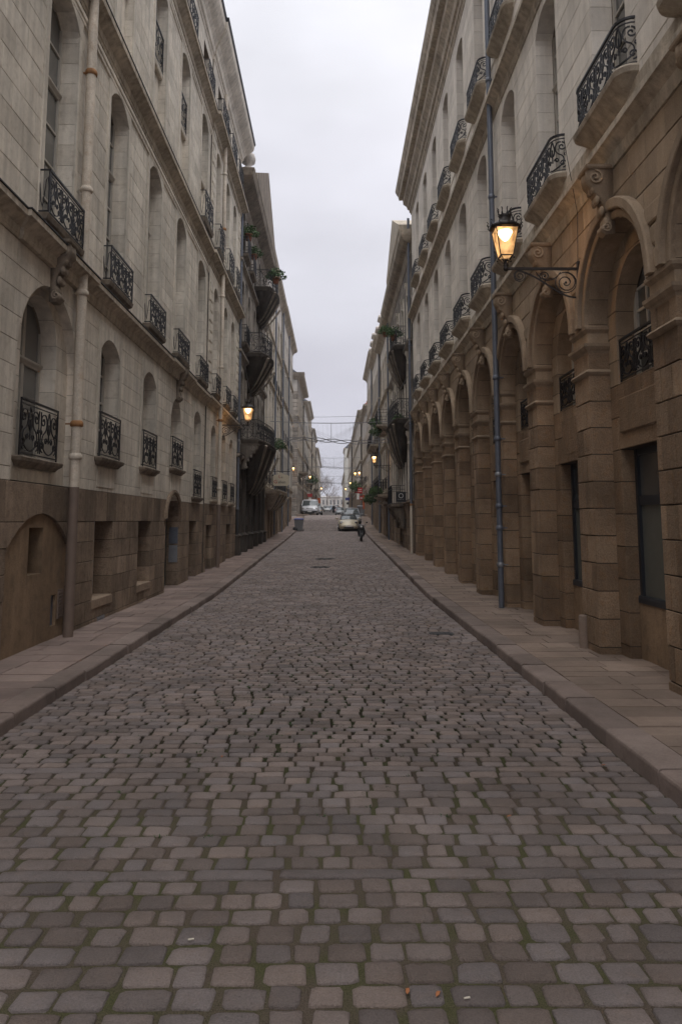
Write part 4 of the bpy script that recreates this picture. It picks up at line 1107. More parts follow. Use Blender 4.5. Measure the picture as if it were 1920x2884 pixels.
# --- left beyond the crossing
h3, f3 = house(-1, -4.15, 88, 104, 18.6, [(6.2, 9.0), (10.2, 12.8), (14.0, 16.4)], 5, 'midst', 'corner house with banded stone corner and heavy cornice across the side street', rails=(0,), arch=0, seed=6, footz=5.4, foot='midst', corn=.75, trimmat='trim', rh=3.2, balc=((92, 96.5, 7.6, 1.0),))
mb = MB()
mb.box(-9, -4.18, 87.96, 88.05, 1.5, 18.5); mb.build('side_wall', M['far2'], h3)
z = 2.5; i = 0
while z < 16.5:
    q = MB(); q.mold(-4.95 + (.12 if i % 2 else 0), -4.12, 87.90, 88.6, [(z + .02, -.02), (z + .04, 0), (z + .42, 0), (z + .44, -.02)], R.random()); q.build('quoin_stone', M['midst'], h3); z += .47; i += 1
mb = MB(); mb.mold(-9, -4.1, 87.9, 88.2, [(17.9, .02), (18.1, .2), (18.3, .5), (18.6, .75)]); mb.build('cornice', M['trim'], h3)
house(-1, -4.0, 104.1, 122, 17.8, [(6.8, 9.2), (10.2, 12.4), (13.4, 15.4)], 6, 'far2', 'grey house with small balconies on the left, second beyond the side street', rails=(0, 1), seed=8, footz=5.9, shutters=True, rh=3, chim=2, balc=((112, 116, 7.2, .9),))
house(-1, -4.1, 122.1, 142, 20.6, [(7.2, 9.6), (10.8, 13.0), (14.2, 16.4), (17.2, 19.2)], 7, 'far1', 'tall pale house on the left, third beyond the side street', rails=(0,), seed=9, footz=6.3, rh=2.6, chim=3)
house(-1, -3.9, 142.1, 165, 18.6, [(7.6, 10), (11.2, 13.4), (14.4, 16.4)], 8, 'far2', 'weathered house with a red brick chimney on the left, fourth beyond the side street', seed=11, footz=6.8, rh=3, chim=3, balc=((150, 156, 8, .9),))
house(-1, -3.7, 165.1, 196, 17.2, [(8.2, 10.6), (12, 14.6)], 10, 'far1', 'low pale house on the left, fifth beyond the side street', seed=13, footz=7.3, rh=2.5, chim=2)
house(-1, -4.2, 196.1, 250, 19.0, [(9.5, 12), (13.6, 16.2)], 14, 'far2', 'long grey house near the far end of the left side', seed=14, footz=8.4, rh=2.5, chim=3)
house(-1, -6.5, 250.1, 330, 17.5, [(10.5, 13)], 16, 'far1', 'last low pale house on the left by the bare trees', seed=15, footz=9.2, rh=2.5)

# --- right: balcony house next to the arcade
RE = empty('balcony_house', (3.54, 41, .5), 'weathered stone house on the right with stacked iron balconies on dark corbels, past the arcade', 'house')
fe = Facade(1, 3.54, RE); E0, E1 = 34.9, 48.6
bays = [E0 + 1.4 + 2.72*i for i in range(5)]
gl = [Op(c, .62, -.3, 2.1, .3, .4) for c in bays]
masonry(fe, gl, E0, E1, 0, 2.75, .42, .8, M['brown'], M['brownj'], 0, 63, .014, .02, 60)
for o in gl:
    mb = MB(); fe.box(mb, o.c - .62, o.c + .62, 0, 2.5, .38, .43); mb.build('door', M['door'], RE)
opsE = [Op(c, .55, a, b, r_, .34) for a, b, r_ in ((2.9, 5.2, .5), (6.7, 9.0, .5), (10.4, 12.4, .4)) for c in bays]
masonry(fe, opsE, E0, E1, 2.75, 15.0, .42, .8, M['midst'], M['brownj'], 0, 64, .010, .014, 80)
for o in opsE:
    window_unit(fe, o, .32, single=False); mb = MB(); outline_strip(fe, mb, o, o.top + .2, 0, .05, .15); mb.build('window_surround', M['cream'], RE)
    scroll_bracket(fe, o.c, o.top + .32, o.top - .28, .24, .16, 'cream', 'keystone')
string_course(fe, E0, E1, 6.4, .35, .2, 'midst'); string_course(fe, E0, E1, 10.1, .35, .2, 'midst'); string_course(fe, E0, E1, 2.8, .2, .12, 'brown', lead=False)
corbel_balcony(fe, 37.3, 41.0, 10.4, .72, 8.6, .95, wave=.05)
corbel_balcony(fe, 36.7, 43.2, 6.72, .74, 4.6, .95, mat='darkst', wave=.05)
mb = MB(); fe.mold(mb, 39.3, 42.2, -.68, .1, [(2.5, -.35), (2.6, 0), (2.72, .03)], .4); mb.build('balcony_slab', M['trimd'], RE); small_rail(fe, 40.75, 1.4, 2.72, 3.65, .64)
scroll_bracket(fe, 39.6, 2.5, 1.5, .3, .6, 'trimd'); scroll_bracket(fe, 41.9, 2.5, 1.5, .3, .6, 'trimd')
mb = MB(); fe.mold(mb, E0, E1, 0, .1, [(14.2, .02), (14.4, .1), (14.6, .14), (14.7, .34), (14.9, .5), (15.15, .56)], .5); mb.build('cornice', M['trim'], RE)
body(fe, E0, E1, 15.1, 9, 'slate', rh=2.6)
mb = MB(); fe.box(mb, 35.4, 43.2, 15.15, 15.4, -.03, .5); mb.loft([[fe.P(y, z, d_) for y, z in ((35.0, 15.38), (43.6, 15.38), (43.6, 15.6), (39.0, 17.4), (35.0, 15.6))] for d_ in (-.54, .6)]); mb.build('pediment', M['trim'], RE)
downpipe(1, 3.40, 48.7, .7, 14.4, .055, 'piper', 'grey drainpipe beyond the stacked balconies on the right')
# --- right: houses to the crossing
r1, q1 = house(1, 3.54, 48.8, 58.8, 15.0, [(4.0, 6.2), (7.3, 9.6), (10.7, 12.8)], 4, 'far1', 'pale narrow house with mansard roof and flower balconies on the right', rails=(0,), arch=.3, seed=21, footz=3.3, rh=3.4, dormers=3, chim=1, corn=.5, balc=((49.6, 54.5, 3.55, .75), (49.4, 53, 8.0, .8)))
r2, q2 = house(1, 3.50, 58.9, 70.0, 16.0, [(4.6, 6.9), (8.0, 10.3), (11.4, 13.6)], 5, 'far1', 'cream house with grey shutters on the right before the crossing', rails=(0, 1), arch=.1, seed=23, footz=3.9, rh=3.0, shutters=True, dormers=3, chim=2, balc=((59.5, 66, 7.7, .7),))
r3, q3 = house(1, 3.54, 70.1, 83.0, 17.2, [(5.4, 7.8), (9.0, 11.4), (12.6, 14.8)], 5, 'far2', 'grey house on the right at the corner of the side street', rails=(1,), arch=0, seed=25, footz=4.7, rh=3.0, dormers=4, chim=2)
downpipe(1, 3.42, 58.85, .9, 14.6, .06, 'piper', 'grey drainpipe between the narrow pale house and the shuttered house on the right')
downpipe(1, 3.40, 70.05, 1.4, 15.6, .06, 'piper', 'grey drainpipe in front of the corner house on the right')
house(1, 3.9, 92, 108, 15.6, [(6.4, 8.8), (9.8, 12.0)], 5, 'far2', 'grey house across the side street on the right', rails=(0,), seed=27, footz=5.6, rh=2.6, chim=1)
house(1, 3.7, 108.1, 130, 17.2, [(6.8, 9.2), (10.4, 12.8), (13.6, 15.6)], 7, 'far1', 'pale house on the right, second beyond the side street', rails=(0,), seed=28, footz=6.0, rh=2.4, chim=2)
house(1, 3.8, 130.1, 160, 17.6, [(7.2, 9.6), (10.8, 13.2), (14, 16)], 9, 'far2', 'grey house on the right, third beyond the side street', seed=29, footz=6.4, rh=2.4, chim=2)
house(1, 3.5, 160.1, 192, 17.6, [(8, 10.4), (12, 14.4)], 10, 'far1', 'pale house on the right, fourth beyond the side street', seed=30, footz=7.4, rh=2.4, chim=2)
tw, ft = house(1, 2.75, 200, 214, 20.4, [(8.8, 11), (12, 14), (15.4, 17.4)], 4, 'white', 'tall pale rendered house with a dark roof, standing furthest out on the right', seed=31, foot='white', footz=8.2, rh=4.2, strings=False, corn=.3)
mb = MB(); mb.box(2.78, 11.7, 199.9, 200.1, 3.5, 20.3); mb.build('side_wall', M['white'], tw)
house(1, 3.2, 214.1, 300, 15.5, [(9.5, 12)], 16, 'far2', 'last long grey house on the right towards the square', seed=32, footz=8.6, rh=2.5)

# far end of the street
mb = MB(); mb.box(-14, 16, 470, 482, 5, 15.4); mb.mold(-14, 16, 470, 482, [(15.4, .3), (15.9, .5), (16.3, .2)])
for i in range(9):
    x = -9 + 2.2*i; mb.box(x, x + 1.1, 469.8, 470.05, 11.4, 14.2, .2)
o = mb.build('pavilion', M['far2'], None); tag(o, 'low white building closing the far end of the street', 'building')
m2 = MB()
for i in range(9):
    x = -9 + 2.2*i; m2.box(x + .1, x + 1.0, 469.7, 469.79, 11.5, 14.1)
m2.build('window', M['glass'], o)
hill = MB(); n = 24
hill.loft([[(-300 + 600*i/n, 900, 10) for i in range(n+1)] + [(300, 900, -5), (-300, 900, -5)], [(-300 + 600*i/n, 960, 30 + 6*sin(i*.9) + 4*sin(i*2.3)) for i in range(n+1)] + [(300, 960, -5), (-300, 960, -5)]], .5, False)
hill.build('hills', M['leaf'], None, 'structure')

def bare_tree(x, y, h, label, seed):
    rt = random.Random(seed); root = empty('bare_tree', (x, y, G(y)), label, 'tree', None)
    tr = MB(); cr_ = MB(); z0 = G(y)
    tr.tube([(x, y, z0), (x + .1, y, z0 + h*.2), (x - .1, y, z0 + h*.45)], [.28, .22, .16], 8); tr.build('trunk', M['pipeb'], root)
    def br(p, d, l, r, k):
        q = p + d*l; mid = p + d*l*.5 + Vector((rt.uniform(-1, 1), rt.uniform(-1, 1), rt.uniform(-.5, 1)))*l*.08
        cr_.tube([tuple(p), tuple(mid), tuple(q)], [r, r*.8, r*.6], 3, cap=False)
        if k == 0: return
        for i in range(3 if k > 1 else 4):
            nd = (d + Vector((rt.uniform(-1, 1), rt.uniform(-1, 1), rt.uniform(-.3, .8)))*.75).normalized()
            br(q if i < 2 else mid, nd, l*rt.uniform(.6, .85), r*.6, k - 1)
    for i in range(7):
        a = 2*pi*i/7 + rt.uniform(-.3, .3); zz = z0 + h*(.28 + .17*i/7)
        br(Vector((x, y, zz)), Vector((cos(a)*.7, sin(a)*.7, .75)).normalized(), h*.2, .09, 4)
    cr_.build('crown', M['pipeb'], root)
bare_tree(-5.2, 262, 15, 'tallest bare winter tree behind the far left houses, seen against the sky', 1)
bare_tree(-2.8, 330, 14, 'middle bare winter tree at the far end of the street', 2)
bare_tree(-7.0, 300, 15, 'leftmost bare winter tree at the far end, half hidden by the houses', 4)
bare_tree(-.2, 400, 10, 'smallest and farthest bare tree, in the middle of the vista', 3)

# far pavements
for nm, xa, xb in (('pavement', -4.6, -3.0), ('pavement', 2.9, 4.4)):
    mb = MB(); yy = [88, 100, 125, 150, 205, 300]; rings = []
    for y in yy: rings.append([(xa, y, G(y) - .3), (xb, y, G(y) - .3), (xb, y, G(y) + .12), (xa, y, G(y) + .12)])
    mb.loft(rings); mb.build(nm, M['slab'], None, 'structure')

# ================================================================== LANTERNS
def lantern_head(root, x, y, z, s=1.0, light=None, simple=False):
    """square tapered lantern with crown; z is the underside of the cage"""
    H_ = .55*s; wb = .095*s; wt = .175*s; cz = z + .10*s
    fm = MB(); fm.lathe((x, y, z - .02*s), [(.03*s, -.04*s), (.045*s, 0), (.02*s, .05*s), (.05*s, .08*s)], 8)
    cb = [(-1, -1), (1, -1), (1, 1), (-1, 1)]
    for a, b in cb:
        fm.tube([(x + a*.02*s, y + b*.02*s, z), (x + a*wb*.6, y + b*wb*.6, cz - .02*s), (x + a*wb, y + b*wb, cz + .03*s)], .008*s, 4)
        fm.tube([(x + a*wb, y + b*wb, cz), (x + a*wt, y + b*wt, cz + H_ - .09*s)], .010*s, 4)
        fm.ball((x + a*(wb + .012*s), y + b*(wb + .012*s), cz - .02*s), .018*s, n=6, m=4)
    for w, zz in ((wb, cz + .02*s), (wt, cz + H_ - .09*s)):
        for i in range(4):
            a, b = cb[i], cb[(i+1) % 4]; fm.tube([(x + a[0]*w, y + a[1]*w, zz), (x + b[0]*w, y + b[1]*w, zz)], .012*s, 4)
    fm.build('cage', M['ironr'], root)
    gp = MB()
    for i in range(4):
        a, b = cb[i], cb[(i+1) % 4]; k = .985
        gp = MB(); gp.add([(x + a[0]*wb*k, y + a[1]*wb*k, cz + .02*s), (x + b[0]*wb*k, y + b[1]*wb*k, cz + .02*s), (x + b[0]*wt*k, y + b[1]*wt*k, cz + H_ - .09*s), (x + a[0]*wt*k, y + a[1]*wt*k, cz + H_ - .09*s),
                    (x + a[0]*wb*(k-.03), y + a[1]*wb*(k-.03), cz + .02*s), (x + b[0]*wb*(k-.03), y + b[1]*wb*(k-.03), cz + .02*s), (x + b[0]*wt*(k-.03), y + b[1]*wt*(k-.03), cz + H_ - .09*s), (x + a[0]*wt*(k-.03), y + a[1]*wt*(k-.03), cz + H_ - .09*s)],
                   [(0, 1, 2, 3), (4, 5, 6, 7), (0, 1, 5, 4), (3, 2, 6, 7)]); gp.build('glass_pane', M['lglass'], root)
    rz = cz + H_ - .08*s; rf = MB()
    rf.lathe((x, y, rz), [(wt*1.12, -.01*s), (wt*1.42, 0), (wt*1.46, .04*s), (wt*1.30, .07*s), (wt*.95, .10*s), (wt*.55, .15*s), (wt*.50, .20*s), (wt*.62, .23*s), (wt*.42, .24*s)], 4 if simple else 8)
    rf.build('lantern_roof', M['ironr'], root)
    cw = MB()
    for i in range(12):
        a = 2*pi*i/12; r_ = wt*1.45; px, py = x + r_*cos(a), y + r_*sin(a)
        cw.tube([(px, py, rz + .02*s), (x + (r_ + .03*s)*cos(a), y + (r_ + .03*s)*sin(a), rz + .06*s), (x + (r_ + .01*s)*cos(a), y + (r_ + .01*s)*sin(a), rz + .10*s), (x + (r_ + .035*s)*cos(a), y + (r_ + .035*s)*sin(a), rz + .12*s)], .009*s, 3)
    for i in range(8):
        a = 2*pi*i/8 + .2; r_ = wt*.5; cw.tube([(x + r_*.8*cos(a), y + r_*.8*sin(a), rz + .22*s), (x + r_*1.25*cos(a), y + r_*1.25*sin(a), rz + .27*s), (x + r_*1.1*cos(a), y + r_*1.1*sin(a), rz + .32*s), (x + r_*1.4*cos(a), y + r_*1.4*sin(a), rz + .34*s)], .010*s, 3)
    cw.build('crown_finials', M['ironr'], root)
    bl = MB(); bl.lathe((x, y, rz - .02*s), [(.11*s, -.005), (.12*s, -.03*s), (.085*s, -.10*s), (.045*s, -.15*s), (.02*s, -.17*s)], 12); bl.build('bulb', M['bulb'], root)
    if light:
        ld = bpy.data.lights.new('lantern_light', 'POINT'); ld.energy = light; ld.color = (1, .60, .28); ld.shadow_soft_size = .1*s
        lo = bpy.data.objects.new('lantern_light', ld); link(lo, root); lo.location = Vector((x, y, rz - .24*s)) - root.location
def street_lamp(side, X0, y, z, arm, label, light=None, s=1.0, cable=False):
    root = empty('street_lantern', (X0, y, z), label, 'street lamp', 'lit wall lanterns along the street')
    S_ = -side; xe = X0 + S_*arm
    pm = MB(); pm.box(*sorted((X0 - side*.0, X0 + S_*.035)), y - .03, y + .03, z - .45*s, z + .12*s); pm.build('wall_plate', M['ironr'], root)
    am = MB(); am.box(*sorted((X0 + S_*.03, xe)), y - .016, y + .016, z - .018, z + .018); am.ball((xe, y, z), .045*s, n=8, m=6); am.build('arm', M['ironr'], root)
    sc_ = MB(); Q = lambda pts: [(X0 + S_*(a), y, z + b) for a, b in pts]
    k = arm / 1.15
    sc_.tube(Q(bez((.03, -.42), (.35*k, -.44), (.55*k, -.12), (.95*k, -.03), 14)), .014, 4)
    sc_.tube(Q(spiral(.22*k, -.20, .165*k, .03, pi*.5, 1.7, 26)), .010, 4); sc_.tube(Q(spiral(.22*k, -.20, .165*k, .165*k, 0, 1, 20)), .009, 4)
    sc_.tube(Q(spiral(.55*k, -.11, .085*k, .015, -pi*.3, 1.6, 20)), .009, 4); sc_.tube(Q(bez((.30*k, -.05), (.42*k, -.22), (.60*k, -.20), (.68*k, -.05), 12)), .009, 4)
    sc_.tube(Q(spiral(.94*k, -.105, .085*k, .015, pi*.6, -1.6, 20)), .009, 4); sc_.tube(Q(spiral(.94*k, -.105, .088*k, .088*k, 0, 1, 16)), .008, 4)
    sc_.ball((X0 + S_*.22*k, y, z - .20), .02, n=6, m=4); sc_.ball((X0 + S_*.55*k, y, z - .11), .016, n=6, m=4)
    sc_.build('scroll_bracket', M['ironr'], root)
    if cable:
        cb_ = MB(); cb_.tube([(X0 + S_*.02, y - .01, z + .12), (X0 + S_*.03, y - .1, z + .8), (X0 + S_*.2, y - .25, z + 1.6), (X0 + S_*.25, y - .3, 7.3)], .005, 4); cb_.build('cable', M['lead'], root)
    lantern_head(root, xe, y, z + .07, s, light)
    return root
street_lamp(1, 3.50, 10.78, 5.47, 1.05, 'large lit lantern on a scrolled iron arm over the near right arches', 22, .90, True)
street_lamp(-1, -4.18, 28.7, 5.40, 1.0, 'lit lantern on the left, just before the sooty balcony house', 30, .98)
street_lamp(1, 3.54, 48.4, 5.3, 1.05, 'lit lantern on the right, beyond the stacked balconies', 22, .85)
street_lamp(1, 3.50, 80, 6.3, .9, 'lit lantern on the right by the red signs, the upper of the two', 20, .8)
street_lamp(1, 3.9, 96, 7.2, 1.3, 'lit lantern on the right just past the side street', 20, .8)
street_lamp(-1, -4.15, 103.5, 7.2, 1.0, 'lit lantern on the left beyond the corner house balcony', 20, .8)
street_lamp(1, 3.7, 125, 7.4, 1.1, 'small far lit lantern on the right in front of the pale tower house', 20, .8)
street_lamp(1, 3.5, 165, 8.0, 1.0, 'farthest lit lantern on the right', 20, 1)
street_lamp(-1, -3.7, 168, 8.2, 1.0, 'farthest lit lantern on the left, beside the shop signs', 20, 1)
# the lantern on the banded corner faces the camera side
root = empty('street_lantern', (-4.5, 87.9, 7.2), 'lit lantern hanging from the banded stone corner across the side street', 'street lamp', 'lit wall lanterns along the street')
mb = MB(); mb.tube([(-4.5, 87.9, 7.2), (-4.5, 86.8, 7.2)], .02, 4); mb.tube([(-4.5, 87.9, 6.8), (-4.5, 87.3, 6.95), (-4.5, 86.9, 7.18)], .015, 4); mb.build('arm', M['ironr'], root)
lantern_head(root, -4.5, 86.75, 7.25, .85, 20)
# ================================================================== SIGNS, WIRES, GARLANDS
def text(name, s, loc, size, mat, parent, rot=(pi/2, 0, 0), ext=.002, align='CENTER', font=None, sx=1):
    c = bpy.data.curves.new(name, 'FONT'); c.body = s; c.size = size; c.extrude = ext; c.align_x = align; c.align_y = 'CENTER'; c.resolution_u = 2
    o = bpy.data.objects.new(name, c); link(o, parent); o.location = Vector(loc) - parent_world(parent); o.rotation_euler = rot; o.scale = (sx, 1, 1)
    bpy.context.view_layer.update(); m = bpy.data.meshes.new_from_object(o.evaluated_get(bpy.context.evaluated_depsgraph_get()))
    m.materials.clear(); m.materials.append(mat); q = bpy.data.objects.new(name, m); link(q, parent); q.location = o.location.copy(); q.rotation_euler = rot; q.scale = (sx, 1, 1); bpy.data.objects.remove(o); return q
M['signcream'] = plain('cream_sign_board', (.62, .55, .42), .6); M['signred'] = plain('red_sign_paint', (.42, .03, .03), .5); M['signblue'] = plain('blue_sign_paint', (.05, .05, .26), .5)
M['signwhite'] = plain('white_sign_paint', (.75, .75, .73), .5); M['signblack'] = plain('black_sign_board', (.012, .012, .016), .4); M['signorange'] = plain('orange_banner', (.55, .12, .03), .6)
# "Le Galien"
sg = empty('hanging_sign', (-4.15, 46.9, 4.8), 'cream hanging board lettered Le Galien in red and black, on the left', 'sign')
mb = MB(); mb.tube([(-4.15, 46.9, 4.82), (-2.62, 46.9, 4.82)], .02, 6); mb.tube([(-4.15, 46.9, 5.15), (-3.27, 46.9, 4.84)], .012, 4)
for x in (-3.47, -2.82): mb.tube([(x, 46.9, 4.82), (x, 46.9, 4.62)], .01, 4)
mb.tube([(-2.82, 46.9, 4.9), (-2.57, 46.9, 5.0), (-2.47, 46.9, 4.9), (-2.57, 46.9, 4.84)], .012, 4); mb.build('sign_bracket', M['ironr'], sg)
mb = MB(); pts = [(-3.78, 4.03), (-3.70, 3.96), (-2.90, 3.96), (-2.82, 4.03), (-2.82, 4.54), (-2.90, 4.62), (-3.06, 4.62), (-3.16, 4.70), (-3.30, 4.76), (-3.44, 4.70), (-3.54, 4.62), (-3.70, 4.62), (-3.78, 4.54)]
mb.loft([[(x + .13, yy, z) for x, z in pts] for yy in (46.87, 46.93)]); bd_ = mb.build('board', M['signcream'], sg)
text('lettering', 'L', (-3.24, 46.865, 4.50), .25, M['signred'], sg, sx=1.1); text('lettering', 'e', (-3.11, 46.865, 4.48), .20, M['signblack'], sg)
text('lettering', 'G', (-3.49, 46.865, 4.20), .30, M['signred'], sg, sx=1.1); text('lettering', 'alien', (-3.11, 46.865, 4.18), .24, M['signblack'], sg, sx=1.05)
# black sign with a white ring
sg = empty('projecting_sign', (3.54, 36.9, 3.2), 'square black projecting sign with a white ring, on the right past the arcade', 'sign')
mb = MB(); mb.box(2.92, 3.38, 36.87, 36.93, 2.77, 3.24); mb.build('board', M['signblack'], sg)
mb = MB(); mb.tube([(3.38, 36.9, 3.2), (3.54, 36.9, 3.2)], .014, 4); mb.tube([(3.38, 36.9, 2.83), (3.54, 36.9, 2.83)], .014, 4); mb.build('sign_bracket', M['ironr'], sg)
mb = MB(); mb.tube([(3.15 + .10*cos(t), 36.86, 3.06 + .10*sin(t)) for t in [2*pi*i/24 for i in range(25)]], .014, 4, cap=False); mb.build('ring', M['signwhite'], sg)
mb = MB()
for x in (3.03, 3.10, 3.17, 3.25): mb.box(x - .014, x + .012, 36.862, 36.87, 2.885, 2.90)
mb.build('small_print', M['signwhite'], sg)
# black and red signs further along
sg = empty('projecting_sign', (3.54, 63, 4.0), 'black shop sign with one red corner among the flower boxes on the right', 'sign')
mb = MB(); mb.box(2.86, 3.32, 62.97, 63.03, 3.85, 4.48); mb.tube([(3.32, 63, 4.4), (3.55, 63, 4.4)], .015, 4); mb.build('board', M['signblack'], sg)
mb = MB(); mb.box(3.14, 3.28, 62.955, 62.97, 4.18, 4.34); mb.build('emblem', M['signred'], sg)
mb = MB(); mb.box(2.92, 3.26, 62.955, 62.97, 3.98, 4.03); mb.build('stripe', M['signwhite'], sg)
sg = empty('projecting_sign', (3.54, 82, 5.2), 'red square shop sign with two white lines, upper one on the right', 'sign')
mb = MB(); mb.box(2.48, 2.98, 81.97, 82.03, 4.72, 5.32); mb.tube([(2.98, 82, 5.2), (3.55, 82, 5.2)], .02, 4); mb.build('board', M['signred'], sg)
mb = MB(); mb.box(2.54, 2.90, 81.955, 81.97, 5.08, 5.13); mb.box(2.54, 2.92, 81.955, 81.97, 4.90, 4.94); mb.build('white_lines', M['signwhite'], sg)
sg = empty('projecting_sign', (3.9, 97, 5.4), 'small red shop sign left of the big red square one', 'sign')
mb = MB(); mb.box(2.55, 3.0, 96.97, 97.03, 5.3, 5.62); mb.tube([(3.0, 97, 5.5), (3.9, 97, 5.5)], .02, 4); mb.build('board', M['signred'], sg)
mb = MB(); mb.box(2.6, 2.95, 96.955, 96.97, 5.43, 5.48); mb.build('white_line', M['signwhite'], sg)
sg = empty('road_sign', (2.75, 79, G(79)), 'round red no entry sign with a white bar on a grey post, right kerb', 'road sign')
mb = MB(); mb.tube([(2.75, 79, G(79)), (2.75, 79, 4.35)], .03, 8); mb.build('post', M['zinc'], sg)
mb = MB(); mb.tube([(2.75, 78.93, 4.15), (2.75, 78.96, 4.15)], .22, 20, smooth=False); mb.build('disc', M['signred'], sg)
mb = MB(); mb.box(2.62, 2.88, 78.915, 78.93, 4.11, 4.19); mb.build('bar', M['signwhite'], sg)
sg = empty('banner', (3.3, 80, 3.5), 'tall orange banner beside the no entry sign on the right', 'banner')
mb = MB(); mb.box(2.95, 3.12, 79.99, 80.02, 3.05, 4.5); mb.build('cloth', M['signorange'], sg); mb = MB(); mb.tube([(3.14, 80, 2.9), (3.14, 80, 4.6)], .02, 5); mb.tube([(3.14, 80, 4.5), (3.5, 80, 4.5)], .015, 4); mb.build('pole', M['zinc'], sg)
sg = empty('wall_sign', (3.5, 84, 4.5), 'white panel sign below the red square sign on the right', 'sign')
mb = MB(); mb.box(2.45, 2.72, 83.97, 84.02, 4.15, 4.8); mb.tube([(2.72, 84, 4.7), (3.5, 84, 4.7)], .015, 4); mb.build('board', M['signwhite'], sg)
sg = empty('street_name_sign', (3.9, 120, G(120)), 'blue rectangular street sign on a post in front of the pale house', 'sign')
mb = MB(); mb.tube([(2.3, 120, G(120)), (2.3, 120, 5.5)], .04, 6); mb.build('post', M['zinc'], sg); mb = MB(); mb.box(1.75, 2.4, 119.93, 119.97, 4.95, 5.38); mb.build('board', M['signblue'], sg)
mb = MB(); mb.tube([(2.1, 119.9, 4.5), (2.1, 119.94, 4.5)], .18, 14, smooth=False); mb.build('round_plate', M['signblack'], sg)
sg = empty('projecting_sign', (-3.9, 112, 4.9), 'red and white shop awning sign on the far left', 'sign')
mb = MB(); mb.box(-3.75, -3.1, 111.95, 112.05, 5.25, 5.7); mb.tube([(-4, 112, 5.6), (-3.1, 112, 5.6)], .02, 4); mb.build('board', M['signred'], sg)
mb = MB(); mb.box(-3.6, -3.2, 111.92, 111.95, 4.6, 5.15); mb.build('panel', M['signwhite'], sg)
sg = empty('projecting_sign', (-4.0, 140, 5.5), 'orange shop sign hanging on the far left', 'sign')
mb = MB(); mb.box(-2.9, -2.4, 139.95, 140.05, 5.0, 5.9); mb.tube([(-4.0, 140, 5.8), (-2.4, 140, 5.8)], .02, 4); mb.build('board', M['signorange'], sg)

M['wire'] = plain('pale_cable', (.22, .22, .23), .6); M['garl'] = plain('pale_light_string', (.42, .42, .44), .6)
def garland(y, z, xa, xb, label, drop=1.35, seed=1):
    root = empty('light_garland', ((xa+xb)/2, y, z), label, 'garland', 'unlit festive garlands hung across the street')
    mb = MB(); mb.tube([(xa + (xb-xa)*i/16, y, z - .12*sin(pi*i/16)) for i in range(17)], .028, 4); mb.build('top_wire', M['wire'], root)
    c = (xa+xb)/2
    def wave(x, ph): return z - drop - .12*sin((x - c)*2.2 + ph) - .10*sin((x-c)*.9) + .10
    for ph in (0, 2.1, 4.0):
        mb = MB(); mb.tube([(x, y, wave(x, ph)) for x in [xa + (xb-xa)*i/60 for i in range(61)]], .03, 4); mb.build('wavy_string', M['wire'], root)
    for j, f in enumerate((-.27, .02, .29)):
        x = c + f*(xb-xa)*.7; mb = MB(); mb.tube([(x, y, z - .1), (x, y, z - drop + .05)], .016, 4); mb.build('hanger', M['wire'], root)
    fan = MB()
    for sx in (-1, 1):
        for i in range(9):
            a = i/9; x0 = c + sx*(xb-xa)*.42*0 - sx*(xb-xa)*.26; 
            x1 = x0 + sx*(.4 + i*.28); fan.tube([(x0, y, z - .1), (x1, y, z - drop*.98 + .12*sin(x1*2)) if abs(x1-c) < (xb-xa)/2 else (x1, y, z - drop*.5)], .006, 3)
    for i in range(26):
        x = xa + (xb-xa)*(i+.5)/26; fan.tube([(x, y, z - .1), (x + .05, y, z - drop*.9)], .004, 3)
    fan.build('light_strings', M['garl'], root)
garland(50, 8.25, -4.1, 3.5, 'nearest unlit light garland across the street, above the sooty house')
garland(113, 11.0, -4.0, 3.7, 'second unlit light garland across the street, beyond the crossing', 1.6)
garland(160, 11.0, -3.9, 3.7, 'farthest unlit light garland, low in the gap of sky', 1.6)
w_ = MB(); w_.tube([(-4.1, 40, 7.2 + 0), (-.5, 46, 8.0), (3.5, 52, 8.9)], .012, 4); o = w_.build('overhead_cable', M['wire']); tag(o, 'thin cable spanning the street above the first garland', 'cable')
w_ = MB(); w_.tube([(-4.1, 33.6, 9.6), (-4.0, 38, 7.6), (-3.3, 43.5, 6.0)], .014, 4); o = w_.build('slanting_cable', M['wire']); tag(o, 'cable slanting down across the sooty house on the left', 'cable')
w_ = MB(); w_.tube([(3.45, 36.0, 8.6), (2.9, 40, 7.8), (2.75, 42, 7.3)], .014, 4); o = w_.build('slanting_cable', M['wire']); tag(o, 'cable slanting to the middle balcony on the right', 'cable')

# ================================================================== PLANTS
def plant(x, y, z, r, label, pot=True, n=170, seed=1, hang=.3, name='balcony_plant'):
    rp = random.Random(seed); root = empty(name, (x, y, z), label, 'plant', 'potted plants on the balconies')
    if pot:
        mb = MB(); mb.lathe((x, y, z), [(r*.3, 0), (r*.42, r*.6), (r*.46, r*.6), (r*.46, r*.7), (r*.3, r*.66)], 10); mb.build('pot', M['terra'], root)
    mb = MB(); zc = z + (r*.8 if pot else 0)
    for i in range(n*3):
        a = rp.uniform(0, 2*pi); u = rp.random()**.6*1.15; e_ = rp.uniform(-hang, 1)
        c = Vector((x + r*u*cos(a), y + r*u*sin(a), zc + r*e_*sqrt(max(0, 1.1 - u*u)))); l = r*rp.uniform(.16, .34)
        d = Vector((rp.uniform(-1, 1), rp.uniform(-1, 1), rp.uniform(-.8, .6))).normalized(); e2 = d.cross(Vector((rp.uniform(-1, 1), rp.uniform(-1, 1), rp.uniform(-1, 1)))).normalized()
        mb.add([tuple(c), tuple(c + d*l*.5 + e2*l*.3), tuple(c + d*l), tuple(c + d*l*.5 - e2*l*.3)], [(0, 1, 2, 3)])
    mb.build('foliage', M['leaf'], root); return root
plant(-3.95, 34.85, 14.75, .42, 'green plant in a reddish pot, highest on the sooty house at the left', seed=1)
